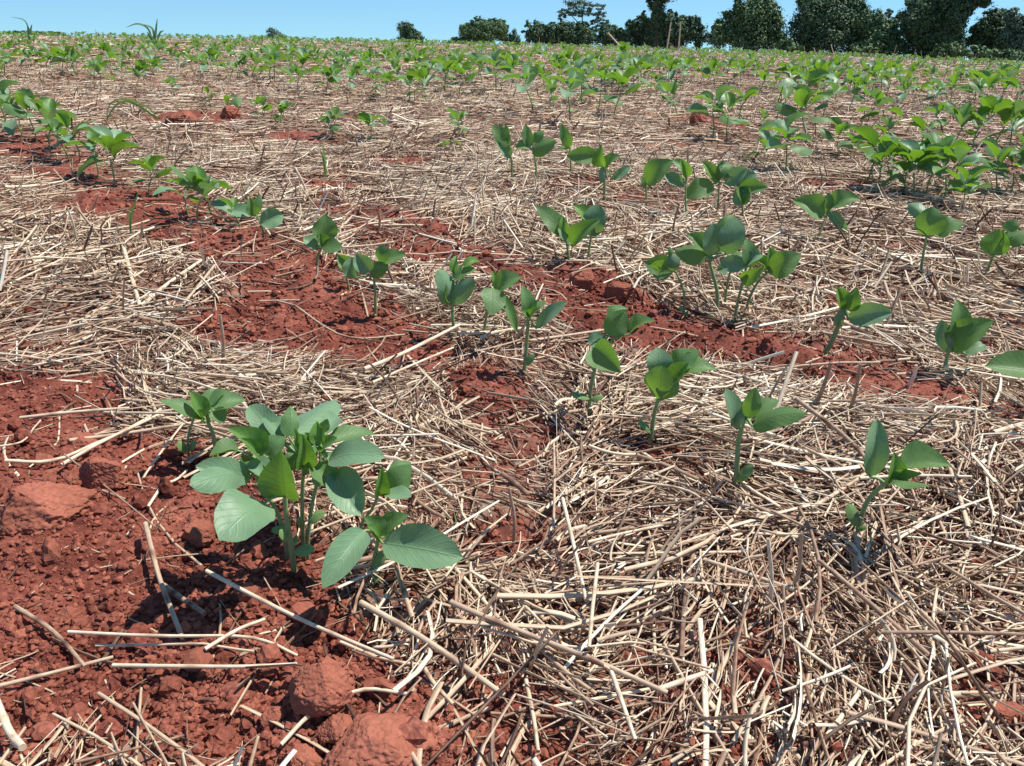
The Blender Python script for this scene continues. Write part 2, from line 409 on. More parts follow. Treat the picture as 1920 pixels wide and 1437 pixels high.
Q = np.stack([idx[:-1], idx[1:], idx[1:][:, j], idx[:-1][:, j]], -1).reshape(-1, 4)[:, ::-1]
V = np.vstack([V, [[0, 0, 0]]]); T = np.stack([np.full(na, len(V) - 1), idx[0], idx[0][j]], -1)[:, ::-1]
g = mesh_np("ground", V, [Q, T], M_ground, extra={"straw": np.append(gS * np.clip(.45 + Rg.ravel() / 9, 0, 1), 1)})
tag(g, kind='structure')

# ------------------------------------------------------------------ straw litter
def straws(cx, cy, cz, yaw, pitch, L, rad, flat, bend, tone, k, m, uvs=False):
    n = len(cx)
    D = np.stack([np.cos(pitch) * np.cos(yaw), np.cos(pitch) * np.sin(yaw), np.sin(pitch)], -1)
    S = np.stack([-np.sin(yaw), np.cos(yaw), 0 * yaw], -1); U = np.cross(D, S)
    t = np.linspace(-.5, .5, m)
    bd = RNG.uniform(-1, 1, (n, 2)); bd[:, 1] = bd[:, 1] * .35
    off = (t * t - .12)[None, :, None] * ((bd[:, :1] * S + bd[:, 1:] * U) * (bend * L)[:, None])[:, None]
    kink = (RNG.random(n) < .18)[:, None, None] * np.maximum(t - RNG.uniform(-.2, .3, n)[:, None], 0)[..., None] * (RNG.normal(0, .5, (n, 1)) * S + RNG.normal(0, .15, (n, 1)) * U)[:, None] * L[:, None, None]
    C = np.stack([cx, cy, cz], -1)[:, None] + t[None, :, None] * (D * L[:, None])[:, None] + off + kink
    a = np.arange(k) * 2 * math.pi / k; tw = RNG.uniform(0, 6.28, n)
    ca = np.cos(a)[None] ; sa = np.sin(a)[None] * flat[:, None]
    u1 = np.cos(tw)[:, None] * S + np.sin(tw)[:, None] * U; u2 = -np.sin(tw)[:, None] * S + np.cos(tw)[:, None] * U
    taper = 1 - .25 * (t + .5) * RNG.random((n, 1))
    Vv = C[:, :, None] + (rad[:, None] * taper)[:, :, None, None] * (ca[:, None, :, None] * u1[:, None, None] + sa[:, None, :, None] * u2[:, None, None])
    idx = np.arange(n * m * k).reshape(n, m, k); jj = np.roll(np.arange(k), -1)
    Q = np.stack([idx[:, :-1], idx[:, :-1][:, :, jj], idx[:, 1:][:, :, jj], idx[:, 1:]], -1).reshape(-1, 4)
    if uvs:
        U_ = (RNG.random((n, 1, 1)) * 9 + (t + .5)[None, :, None] * L[:, None, None] * 6) + np.zeros((1, 1, k))
        W_ = np.broadcast_to((np.minimum(np.arange(k), k - np.arange(k)) / k)[None, None], (n, m, k))
        return Vv.reshape(-1, 3), Q, np.repeat(tone, m * k), np.stack([U_, W_], -1).reshape(-1, 2)
    return Vv.reshape(-1, 3), Q, np.repeat(tone, m * k), None

def litter(name, r0, r1, half, dens, kinds, k, m, thick, label):
    core = half - .1; half = min(half + .5, 1.4)
    A = half * (r1 * r1 - r0 * r0)
    n = int(A * dens)
    r = np.sqrt(RNG.uniform(r0 * r0, r1 * r1, n)); th = RNG.uniform(-half, half, n)
    x = r * np.sin(th); y = r * np.cos(th)
    S = straw(x, y)
    thin = np.where(np.abs(th) > core, .45, 1.0)
    # patches of denser and thinner cover
    pat = .75 + .55 * fbm(x, y, .16, 2, 77) + .35 * fbm(x, y, .6, 2, 78)
    keep = RNG.random(n) < thin * np.clip(S * pat * 1.1 + (.05 if r0 < 3 else .03), 0, 1)
    x, y, S = x[keep], y[keep], S[keep]; n = len(x)
    fld = fbm(x, y, .22, 2, 91) * 3.6 + .3
    kd = RNG.choice(len(kinds), n, p=[q[0] for q in kinds])
    K = np.array([q[1:] for q in kinds])[kd]
    L = K[:, 0] * (K[:, 1] / K[:, 0]) ** RNG.random(n); rad = K[:, 2] * (K[:, 3] / K[:, 2]) ** RNG.random(n)
    long = L > .06
    yaw = np.where(RNG.random(n) < .7, fld + RNG.normal(0, .42, n), RNG.uniform(0, 6.28, n))
    pitch = RNG.normal(0, .11, n) * np.where(long, .5, 1.6)
    st = RNG.random(n) < (.04 if r0 < 1 else .09)
    for q_ in ((700, 1094), (552, 1073), (1219, 836), (1380, 924), (1605, 1020)):
        g_ = ground(*q_); st &= np.hypot(x - g_[0], y - g_[1]) > .10
    pitch = np.where(st, RNG.uniform(.35, 1.25, n), pitch); L = np.where(st, np.minimum(L, .05 + .03 * RNG.random(n)) , L)
    z0 = base_z(x, y) + relief(x, y, False, S)
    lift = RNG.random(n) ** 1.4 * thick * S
    z = z0 + rad + lift + np.where(st, L * .45 * np.sin(pitch), np.abs(np.sin(pitch)) * L * .32)
    flat = np.where(RNG.random(n) < .7, RNG.uniform(.10, .35, n), RNG.uniform(.7, 1, n))
    rad = np.where(flat < .4, rad * 1.45, rad)
    rib = (RNG.random(n) < .07) & (L > .02) & ~st                         # torn leaf sheaths
    rad = np.where(rib, RNG.uniform(.0014, .0030, n) * (1 if r1 < 4 else 1.3), rad); flat = np.where(rib, .06, flat); L = np.where(rib, np.minimum(L, .09), L)
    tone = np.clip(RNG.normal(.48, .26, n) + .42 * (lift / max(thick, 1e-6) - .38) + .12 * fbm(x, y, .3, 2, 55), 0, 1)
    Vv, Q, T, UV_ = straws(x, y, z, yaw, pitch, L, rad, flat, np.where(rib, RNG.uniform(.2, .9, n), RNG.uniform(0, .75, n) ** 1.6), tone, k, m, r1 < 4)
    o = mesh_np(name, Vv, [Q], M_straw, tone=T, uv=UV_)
    tag(o, label, "straw", kind='stuff')
    print(name, n)

litter("straw_litter", .22, 1.25, .92, 34000,
       [(.72, .005, .035, .0003, .0010), (.22, .03, .10, .0005, .0013), (.06, .09, .20, .0008, .0018)], 5, 5, .020, "dry straw mulch scattered over the red soil nearest the camera")
litter("straw_litter", 1.25, 3.0, .88, 12500,
       [(.60, .010, .045, .0005, .0012), (.31, .04, .11, .0008, .0018), (.09, .10, .22, .0012, .0024)], 4, 4, .024, "dry straw mulch covering the field between the middle plant rows")
litter("straw_litter", 3.0, 8.0, .80, 1900,
       [(.55, .03, .07, .0013, .0025), (.35, .06, .14, .0018, .003), (.10, .12, .24, .0022, .0036)], 3, 3, .03, "dry straw mulch covering the field further back")
litter("straw_litter", 8.0, 32.0, .74, 110,
       [(.6, .06, .14, .0035, .007), (.4, .12, .26, .004, .008)], 3, 2, .05, "dry straw mulch on the far field up to the skyline")

# standing stubble out in the far field
def stubble():
    n = 1500
    r = np.sqrt(RNG.uniform(3.2 ** 2, 27 ** 2, n)); th = RNG.uniform(-.75, .75, n)
    th = np.where(RNG.random(n) < .5, RNG.uniform(0.0, .75, n), th)
    x = r * np.sin(th); y = r * np.cos(th)
    L = RNG.uniform(.06, .17, n) + np.where(RNG.random(n) < .06, RNG.uniform(.05, .2, n), 0)
    L = np.where(r < 6, L * .6, L)
    pitch = RNG.uniform(1.05, 1.57, n); rad = RNG.uniform(.0013, .0025, n) * np.clip(r / 6, 1, 3)
    z = gz(x, y) + L * .45
    V, Q, T, _u = straws(x, y, z, RNG.uniform(0, 6.28, n), pitch, L, rad, np.ones(n), RNG.uniform(0, .2, n), np.clip(RNG.normal(.55, .15, n), 0, 1), 4, 3)
    o = mesh_np("standing_stubble", V, [Q], M_straw, tone=T)
    tag(o, "thin dry stubble stalks standing upright across the far field", "stubble", kind='stuff')
stubble()

# ------------------------------------------------------------------ crumbs of red soil
def ico(sub):
    import bmesh
    bm = bmesh.new(); bmesh.ops.create_icosphere(bm, subdivisions=sub, radius=1)
    V = np.array([v.co[:] for v in bm.verts]); T = np.array([[v.index for v in f.verts] for f in bm.faces]); bm.free()
    return V, T
I1 = ico(1); I2 = ico(2); I4 = ico(6)

def crumbs(name, n, r0, r1, half, smin, smax, I, label, pw=3):
    r = np.exp(RNG.uniform(math.log(r0), math.log(r1), n)); th = RNG.uniform(-half, half, n)
    x = r * np.sin(th); y = r * np.cos(th); S = straw(x, y)
    k = RNG.random(n) < (1 - S) ** 1 * 1.0 + .06; x, y, S = x[k], y[k], S[k]; n = len(x)
    s = smin + (smax - smin) * RNG.random(n) ** pw
    z = base_z(x, y) + relief(x, y, True, S) + s * .25
    V0, T0 = I; m = len(V0)
    sc = RNG.uniform(.6, 1.15, (n, 1, 3)); V = V0[None] * sc * (1 + RNG.uniform(-.28, .28, (n, m, 1)))
    yaw = RNG.uniform(0, 6.28, n); c, q = np.cos(yaw)[:, None], np.sin(yaw)[:, None]
    V = np.stack([V[..., 0] * c - V[..., 1] * q, V[..., 0] * q + V[..., 1] * c, V[..., 2] * .85], -1) * s[:, None, None]
    V += np.stack([x, y, z], -1)[:, None]
    T = (T0[None] + (np.arange(n) * m)[:, None, None]).reshape(-1, 3)
    o = mesh_np(name, V.reshape(-1, 3), [T], M_clod, None, np.repeat(RNG.random(n) ** 2, m), smooth=False)
    tag(o, label, "soil crumbs", kind='stuff'); print(name, n)
crumbs("soil_crumbs", 190000, .28, 3.2, .85, .0006, .0042, I1, "fine crumbs of loose red soil on the bare strips", 4)
crumbs("soil_crumbs", 3800, .3, 4.5, .85, .0028, .012, I2, "thumbnail sized lumps of red soil on the bare strips", 5)

crumbs("soil_crumbs", 16000, 1.1, 5.5, .80, .002, .009, I1, "loose red soil lumps on the bare strips in the middle distance", 3)
# clods big enough to point at
from mathutils import noise as mnoise
def clod(px, py, wpx, hpx, label, seed, flat=.65, rz=0.0, sink=.32):
    x, y = ground(px, py + hpx * .35); s = wpx / pxscale(x, y) / 2
    d = math.hypot(x, y); fs = CAM_H / math.hypot(d, CAM_H)            # view foreshortening
    V, T = I4; V = V.copy()
    for i, v in enumerate(V):
        q = Vector(v) * 1.1 + Vector((seed * 3.1, seed * 1.7, 0))
        V[i] = v * (1.15 + .22 * mnoise.noise(q * 1.2))
    rg = np.random.default_rng(seed * 7 + 1)                            # broken faces
    for _ in range(11):
        nn_ = rg.normal(size=3); nn_[2] = abs(nn_[2]); nn_ /= np.linalg.norm(nn_); hh = rg.uniform(.62, .95)
        V -= np.maximum(V @ nn_ - hh, 0)[:, None] * nn_
    for i, v in enumerate(V):
        q = Vector(v) + Vector((seed * 2.3, 0, seed))
        V[i] = v * (1 + .07 * mnoise.noise(q * 3.5) + .055 * mnoise.noise(q * 8) + .035 * mnoise.noise(q * 19) + .02 * mnoise.noise(q * 40) - .05 * max(0, .12 - abs(mnoise.noise(q * 2.2))) / .12)
    V = V * np.array([s, s * .8, s * flat])
    c, q = math.cos(rz), math.sin(rz); V = np.stack([V[:, 0] * c - V[:, 1] * q, V[:, 0] * q + V[:, 1] * c, V[:, 2]], -1)
    z = float(gz(x, y)[0]) + s * flat * (1 - 2 * sink)
    o = mesh_np("soil_clod", V, [T], M_clod, None, .72, smooth=True); o.location = (x, y, z)
    tag(o, label, "soil clod", "larger clods of red soil lying on the field"); return o
for i, a in enumerate([
    (82, 945, 130, 95, "large smooth block of red soil at the left edge of the photo", .62, .5),
    (205, 898, 80, 55, "rounded red clod right of the large block at the left edge", .6, .2),
    (150, 828, 66, 36, "flat red clod behind the large block at the left edge", .45, -.2),
    (372, 992, 62, 44, "squarish red clod in the shade left of the big seedling clump", .6, .1),
    (602, 1305, 110, 80, "red clod with straw behind it at the bottom, left of centre", .7, 0.),
    (510, 1340, 42, 42, "small orange-red clod standing left of the bottom centre clod", .8, .3),
    (572, 1418, 68, 46, "pale rounded clod cut by the bottom edge of the photo", .7, -.1),
    (705, 1405, 150, 90, "largest cracked clod of red soil at the bottom edge", .55, .2),
    (640, 1375, 70, 40, "low red clod between the two big clods near the bottom edge", .5, -.3),
    (128, 1140, 48, 34, "small orange-red clod lying on the bare soil at lower left", .55, .4),
    (432, 1160, 30, 20, "small clod beside the broken stalks on the bare soil", .6, .1),
    (302, 1152, 28, 22, "tiny pale red clod at the tip of the short brown stalk", .6, .1),
    (346, 226, 66, 26, "wide dark red clod among straw behind the arching grass", .45, 0.),
    (432, 216, 34, 24, "small dark clod right of the wide red clod in the back", .8, .6),
    (608, 350, 46, 32, "red clod below the thin green weed, upper left of centre", .7, .2),
    (652, 345, 32, 20, "smaller clod just right of the red clod under the weed", .6, -.4),
    (1308, 222, 34, 36, "upright dark red clod behind the middle row at upper right", .9, .5),
    (1348, 243, 28, 28, "shaded clod under the leaves next to the upright clod", .8, .1),
    (1090, 530, 70, 44, "crumbly ridge clod below the pair of seedlings in the centre", .6, .4),
    (1158, 552, 60, 40, "reddish clod right of the crumbly ridge clod in the centre", .7, -.5),
    (1430, 650, 56, 34, "red clod on the ridge right of the tall four stem clump", .6, .2),
    (1290, 668, 46, 28, "small clod on the red ridge below the tall clump", .6, .9),
    (1212, 855, 36, 24, "round clod at the foot of the cupped leaf seedling", .7, .1),
    (1880, 1345, 60, 44, "dark red clod at the lower right edge of the photo", .6, .3)]):
    clod(a[0], a[1], a[2], a[3], a[4], i + 1, a[5], a[6], .12 if i in (0, 1, 4, 5) else .26)

# ------------------------------------------------------------------ long stalks lying on top
def stalk(pts, wpx, tone, label, lift=.004, name="straw_stalk"):
    wpx *= .8; tone = min(tone, .86) * .95
    P = []
    for i, q in enumerate(pts):
        lf = q[2] if len(q) > 2 else lift
        x, y = ground(q[0], q[1]); z = float(gz(x, y)[0])
        S = float(straw(np.array([x]), np.array([y]))[0])
        P.append([x, y, z + lf + .004 + .010 * S])
    P = np.array(P); w = wpx / pxscale(P[:, 0].mean(), P[:, 1].mean()) / 2
    P = spline(P, 14)
    P[:, 2] = np.maximum(P[:, 2], gz(P[:, 0], P[:, 1]) + w * .8 + .003)
    for _ in range(3): P[1:-1, 2] = np.maximum(P[1:-1, 2], (P[:-2, 2] + P[2:, 2]) / 2)
    rad = w * np.linspace(1.05, .85, 14); rad[[4, 9]] *= 1.18
    V, Q = tube_geo(P, rad, 8)
    uu = np.repeat(np.linspace(0, 1, 14)[:, None], 8, 1) * 1.2 + (pts[0][0] % 7); vv = np.broadcast_to(np.minimum(np.arange(8), 8 - np.arange(8)) / 8, (14, 8))
    tn = np.repeat(tone - np.isin(np.arange(14), [4, 9]) * .3, 8)
    mb = MB(); mb.add(V - P[0], Q, tn, np.stack([uu, vv], -1).reshape(-1, 2))
    # closed ends
    for r_, c_ in ((range(8), P[0]), (range(len(V) - 8, len(V)), P[-1])):
        ids = list(r_); mb.add(np.vstack([V[ids] - P[0], [c_ - P[0]]]), [], tone * .6, None, [[i, (i + 1) % 8, 8] for i in range(8)])
    o = mb.build(name, M_straw); o.location = P[0]
    tag(o, label, "straw stalk", "long dry stalks lying across the soil"); return o
STALKS = [
 ([(395, 1118, .02), (560, 1192, .015), (740, 1278, .01)], 9, .97, "long pale straight stalk slanting down over bare soil below the seedling clump"),
 ([(280, 1020, .012), (303, 1105, .010), (345, 1212, .004)], 11, .5, "brown bent stalk lying steeply on bare soil at lower left"),
 ([(308, 1110), (345, 1135), (386, 1162)], 12, .36, "short thick orange-brown stalk touching the bent brown stalk"),
 ([(133, 1205, .01), (300, 1214, .01), (470, 1222), (560, 1248)], 7, .9, "long thin pale stalk lying level at lower left"),
 ([(180, 1212), (290, 1216), (480, 1249)], 6, .8, "thin stalk crossing just under the level pale stalk at lower left"),
 ([(216, 1268, .012), (440, 1281, .01), (560, 1268, .006)], 8, .86, "pale yellow stalk bent in the middle, below the level stalks"),
 ([(30, 1145), (100, 1190), (160, 1250)], 9, .42, "grey-brown stalk running diagonally near the left edge"),
 ([(0, 1292), (110, 1258), (212, 1230)], 8, .6, "tan stalk rising from the left edge toward the level stalks"),
 ([(0, 1340, .02), (25, 1395, .015), (55, 1440, .01)], 16, .88, "thick cream stalk in the bottom left corner"),
 ([(390, 1250), (450, 1212), (500, 1187)], 8, .92, "short white stalk crossing over the level stalks"),
 ([(530, 1420), (590, 1370), (680, 1335), (765, 1340)], 9, .84, "curved pale stalk arching round the large bottom clod"),
 ([(680, 1187, .02), (800, 1250, .012), (945, 1332, .006)], 14, .62, "thick tan stalk slanting down in the lower centre"),
 ([(845, 1193, .02), (940, 1228, .015), (1090, 1290, .012), (1245, 1343, .008)], 13, .52, "longest brownish stalk slanting across the lower centre"),
 ([(740, 1088, .0), (752, 1125, .006), (775, 1200, .008)], 13, .5, "upright looking stalk just right of the lowest big leaf"),
 ([(640, 1220), (720, 1262), (795, 1280)], 8, .82, "pale stalk right below the end of the long straight stalk"),
 ([(685, 735, .02), (760, 700, .02), (862, 645, .012)], 9, .97, "bright white stalk pointing to the seedling at the centre"),
 ([(700, 745, .01), (780, 706, .01), (850, 668, .006)], 6, .9, "thin white stalk parallel to the bright stalk at the centre"),
 ([(0, 680), (60, 686), (120, 690)], 5, .9, "thin pale stalk at the left edge above the bare soil"),
 ([(20, 905), (110, 885), (215, 828), (310, 775)], 7, .78, "long tan stalk running up right above the large left block"),
 ([(120, 893), (200, 850), (300, 790)], 7, .82, "pale stalk alongside the long tan stalk above the left block"),
 ([(135, 845), (250, 822), (400, 800)], 8, .66, "tan stalk lying behind the large left block toward the seedlings"),
 ([(40, 793), (140, 787), (245, 775)], 7, .74, "pale stalk lying flat on bare red soil at far left"),
 ([(280, 963), (330, 905), (350, 880)], 6, .86, "short pale stalk pointing down left beside the seedling clump"),
 ([(0, 877), (50, 850), (80, 805)], 4, .7, "thin curved stem on the red soil at the left edge"),
 ([(1215, 832), (1330, 800), (1372, 787)], 10, .84, "pale stalk lying between the two single seedlings at right"),
 ([(1480, 812, .02), (1570, 870, .015), (1635, 925, .01)], 10, .4, "brown stalk slanting toward the lowest right seedling"),
 ([(1600, 945, .015), (1700, 938, .012), (1810, 938, .01)], 7, .99, "white straight stalk lying level below the lowest right seedling"),
 ([(1510, 982), (1560, 955), (1640, 905)], 9, .68, "tan stalk leading up left to the lowest right seedling"),
 ([(1190, 960, .02), (1290, 985, .02), (1370, 1045, .01)], 6, .72, "curved tan stalk in the straw right of centre"),
 ([(1050, 1010, .03), (1075, 1100, .02), (1095, 1170, .01)], 9, .93, "cream stalk pointing downward right of the big clump"),
 ([(1115, 1120, .02), (1105, 1210, .02), (1098, 1290, .02)], 9, .78, "vertical cream stalk over the straw heap at bottom centre"),
 ([(1140, 1310, .01), (1165, 1380, .01), (1185, 1437, .01)], 10, .9, "cream stalk at the bottom edge under the straw heap"),
 ([(985, 1300), (1000, 1370), (1008, 1430)], 10, .7, "tan stalk standing over the bare soil at bottom centre"),
 ([(790, 1275), (815, 1315), (850, 1352)], 10, .62, "short tan stalk under the thick slanting stalk at lower centre"),
 ([(1540, 1420), (1590, 1350), (1605, 1330)], 10, .9, "short cream stalk near the bottom edge right of centre"),
 ([(1225, 1330), (1300, 1303), (1330, 1290)], 12, .97, "short white stalk at the end of the longest brownish stalk"),
 ([(1100, 1050), (1170, 1035), (1260, 1015)], 7, .9, "white stalk lying level in straw right of the big clump"),
 ([(520, 570), (560, 590), (650, 640), (760, 640)], 5, .6, "thin stalk across the red furrow left of centre"),
 ([(232, 470), (250, 540), (266, 595)], 9, .8, "pale split stalk in the straw patch at left"),
 ([(268, 595), (320, 550), (380, 510)], 8, .9, "frayed pale stalk rising right from the split stalk at left"),
 ([(1180, 465), (1290, 500), (1420, 500)], 5, .8, "thin pale stalk in the straw beside the tall clump"),
 ([(1480, 475), (1580, 510), (1690, 545)], 7, .8, "long pale stalk right of the tall four stem clump"),
 ([(1540, 640), (1650, 665), (1760, 690)], 6, .6, "tan stalk passing between the two seedlings at far right"),
 ([(1850, 850), (1890, 838), (1925, 828)], 10, .8, "pale stalk entering from the right edge of the photo"),
]
for s in STALKS: stalk(*s)
def post(bp_, tp_, wpx, tone, label):
    x, y = ground(*bp_); z = float(gz(x, y)[0]); B = np.array([x, y, z - .004]); nh = nrm([-x, -y, 0])
    r = ray(*tp_); t = (np.dot(nh, B - CAMP) + .01) / np.dot(nh, r); T = CAMP + t * r; w = wpx / pxscale(x, y) / 2
    P = spline([B, (B + T) / 2 + np.array([.003, 0, 0]), T], 7); V, Q = tube_geo(P - B, w * np.array([1, 1, 1.2, 1, .95, .9, .85]), 8)
    mb = MB(); mb.add(V, Q, tone); mb.add(np.vstack([V[-8:], [V[-8:].mean(0)]]), [], tone * .5, None, [[i, (i + 1) % 8, 8] for i in range(8)])
    o = mb.build("straw_stub", M_straw); o.location = B; tag(o, label, "straw stub", "dry stubs standing upright in the mulch")
for a in [((1515, 788), (1558, 680), 7, .33, "brown broken stub leaning right among straw between two right hand seedlings"),
          ((1583, 800), (1613, 683), 6, .36, "slim brown stub right of the broader leaning brown stub"),
          ((1695, 745), (1718, 685), 6, .95, "short white stub left of the seedling with tall folded leaves"),
          ((962, 1020), (954, 915), 6, .45, "thin brown stub standing right of the big seedling clump"),
          ((1480, 1130), (1503, 1000), 7, .45, "brown stub standing upright in straw below the lowest right seedling"),
          ((1440, 1160), (1440, 1010), 7, .85, "pale thin stub left of the brown one in the straw heap at lower right"),
          ((1068, 235), (1068, 215), 3, .4, "dark short stub in the back rows by the tall stem seedling"),
          ((1285, 335), (1290, 280), 4, .4, "brown stub behind the seedling with the huge round leaf"),
          ((415, 680), (412, 590), 6, .45, "thin brown stub standing at the end of the left straw patch"),
          ((1250, 92), (1258, 42), 2.4, .75, "tallest dry stub on the skyline right of the vine tower"),
          ((1272, 95), (1276, 42), 2.2, .7, "second tall dry stub on the skyline right of the vine tower"),
          ((1170, 95), (1140, 62), 2.2, .85, "slanting pale stub on the skyline left of the vine tower")]: post(*a)

# ------------------------------------------------------------------ seedlings: the near ones, leaf by leaf
GROUP_NEAR = "young soybean seedlings standing in rows"
def seedling(label, zoom, stems, leaves, cots=(), sw=7.0, seed=0):
    """stems: list of (polyline in zoom px, width px); leaves: (bx,by,tx,ty,w,kind[,face][,depth])"""
    zx, zy, zs = zoom
    rnd = random.Random(seed + 11)
    T = lambda p: (zx + p[0] / zs, zy + p[1] / zs)
    b = T(stems[0][0][0]); x0, y0 = ground(*b); z0 = float(gz(x0, y0)[0])
    B = np.array([x0, y0, z0 - .004])
    nh = nrm([-x0, -y0, 0])                                    # toward the camera, level
    def at(p, d=0.):                                           # point on the upright plane through the stem, d metres nearer
        r = ray(*T(p)); t = (np.dot(nh, B - CAMP) + d) / np.dot(nh, r); return CAMP + t * r
    ppm = F / np.linalg.norm(CAMP - B - np.array([0, 0, .05]))
    root = empty("soybean_seedling", B)
    tag(root, label, "seedling", GROUP_NEAR)
    sb = MB(); tops = []
    for q in stems:
        pl = q[0]; w = (q[1] if len(q) > 1 else sw) / zs / ppm / 2 * 1.0
        w = max(w, .0011)
        b2 = T(pl[0]); gx_, gy_ = ground(*b2); gz_ = float(gz(gx_, gy_)[0]) - .006
        dd = float(np.dot(nh, np.array([gx_, gy_, 0]) - np.array([x0, y0, 0])))
        P = [at(p, dd * (1 - i / (len(pl) - 1)) if abs(dd) < .06 else dd) for i, p in enumerate(pl)]
        P[0] = np.array([gx_, gy_, gz_])
        P = spline(P, 10); V, Q = tube_geo(P - B, np.linspace(w * 1.15, w * .8, 10), 8)
        sb.add(V, Q, np.repeat(np.linspace(.15, 1, 10), 8)); tops.append((pl[-1], P[-1], w, dd if abs(dd) >= .06 else 0))
    for li, lf in enumerate(leaves):
        bx, by, tx, ty, w, kd = lf[:6]; face = lf[6] if len(lf) > 6 else None; dep = lf[7] if len(lf) > 7 else 0.
        tp = min(tops, key=lambda t: math.hypot(t[0][0] - bx, t[0][1] - by))
        dep0 = tp[3]
        Lpx = math.hypot(tx - bx, ty - by) / zs / ppm
        down = ty > by
        base_d = dep0 + dep * .35
        td = dep0 + dep + (rnd.uniform(.1, .35) * Lpx if down else rnd.uniform(-.25, .15) * Lpx)
        P0 = at((bx, by), base_d); P1 = at((tx, ty), td); A = P1 - P0; L = np.linalg.norm(A)
        vc = nrm(CAMP - (P0 + P1) / 2); up = np.array([0, 0, 1.])
        f = {None: (.75, .65), 'u': (1., .35), 'f': (.25, 1.), 's': (.9, .1), 'b': (-.3, -1.)}[face]
        side = RT * rnd.uniform(-.45, .45)
        Nn = nrm(up * f[0] + vc * f[1] + side); Nn = nrm(Nn - nrm(A) * np.dot(Nn, nrm(A)))
        S = np.cross(nrm(A), Nn)
        ai = A - vc * np.dot(A, vc); ai = nrm(ai); perp = np.cross(vc, ai)
        fac = max(abs(np.dot(S, perp)), .5)
        W = w / zs / ppm / fac
        W = min(W, L * 1.1 if kd != 'c' else L * 1.2) if face != 'x' else W
        W = W * (.96 if kd in 'gc' else .95)
        mb = MB()
        V, Q, uv = leaf_geo(P0 - B, A, Nn, W, 12, 8, bow=rnd.uniform(.02, .18), cup=rnd.choice([-.22, .12, .25, .35, .45]) * rnd.uniform(.6, 1.1) if kd != 'y' else rnd.uniform(.25, .55),
                            wave=rnd.uniform(.02, .07), tipn=.60 if kd in 'gc' else .85, ph=rnd.uniform(0, 6), curl=rnd.uniform(-.02, .10))
        mb.add(V, Q, rnd.random(), uv)
        o = mb.build("leaf", LM[kd], root)
        # petiole
        gap = np.linalg.norm(P0 - tp[1])
        if gap > .002:
            mid = (P0 + tp[1]) / 2 + np.array([0, 0, .12 * gap])
            pp = spline([tp[1], mid, P0, P0 + A * .06], 8); V, Q = tube_geo(pp - B, np.linspace(tp[2] * .7, tp[2] * .4, 8), 6); sb.add(V, Q, .9)
    for c in cots:
        bx, by, tx, ty, w = c[:5]
        P0 = at((bx, by), .004); P1 = at((tx, ty), .008)
        A = P1 - P0; vc = nrm(CAMP - P0); Nn = nrm(np.array([0, 0, .7]) + vc * .7)
        mb = MB(); W = w / zs / ppm
        V, Q, uv = leaf_geo(P0 - B, A, Nn, W, 8, 6, bow=.08, cup=-.1, wave=0., tipn=.5)
        V2 = V - nrm(Nn) * .0012
        mb.add(V, Q, rnd.random(), uv); mb.add(V2, Q[:, ::-1], .5, uv)
        mb.build("cotyledon", M_cot, root)
    sb.build("stem", M_stem, root)
    return root

Z5 = (240, 680, 2.8235); Z6 = (1240, 680, 2.8235); Z7 = (760, 460, 3.592); Z4 = (960, 360, 2.0); Z3 = (0, 360, 2.0); ZD = (900, 200, 3.592); ZP = (0, 0, 1.0); ZR = (1400, 200, 3.592)
S_ = seedling
S_("front seedling of the big clump, broad leaf hanging lowest at left", Z5,
   [([(882, 1115), (862, 960), (838, 820), (832, 700)], 30)],
   [(725, 745, 488, 925, 245, 'g', None, .05), (832, 712, 800, 488, 195, 'm', 'f', .02)],
   [(878, 1005, 988, 985, 62), (845, 940, 800, 890, 50)], seed=1)
S_("seedling of the big clump leaning left, with two pale leaves stretched out left", Z5,
   [([(850, 1040), (815, 860), (760, 740), (690, 630), (690, 520)], 22)],
   [(650, 612, 368, 545, 125, 'g', 'f', .035), (610, 605, 322, 655, 130, 'g', None, .045), (750, 612, 628, 545, 100, 'g', None, .02), (705, 505, 530, 345, 120, 'y', None, .0),
    (740, 500, 835, 395, 125, 'm', 'u', .0), (690, 490, 600, 400, 60, 'y', None, .01), (770, 560, 700, 520, 60, 'm', None, .01), (700, 560, 590, 500, 80, 'm', None, .0), (780, 480, 770, 380, 70, 'm', 'f', -.01), (760, 640, 690, 680, 60, 'm', None, .03), (590, 470, 428, 490, 75, 'm', 's', -.01), (700, 470, 640, 380, 90, 'y', None, -.01)],
   [(840, 880, 760, 890, 45)], seed=2)
S_("middle seedling of the big clump, upright, with greyish leaves at its back", Z5,
   [([(925, 1025), (922, 800), (925, 640), (930, 540)], 20)],
   [(930, 548, 925, 385, 110, 'y', 'f', .02), (855, 400, 862, 225, 95, 'm', 'f', -.02), (800, 400, 640, 225, 130, 'g', 'f', -.05), (800, 420, 745, 290, 130, 'g', None, -.03), (900, 470, 985, 390, 70, 'm', None, 0), (900, 560, 835, 480, 75, 'm', None, .01), (910, 430, 880, 350, 50, 'y', 'f', .01), (930, 600, 1010, 560, 60, 'm', None, .01), (900, 520, 870, 430, 70, 'g', None, -.01)],
   [(925, 880, 905, 815, 40), (870, 960, 900, 920, 40)], seed=3)
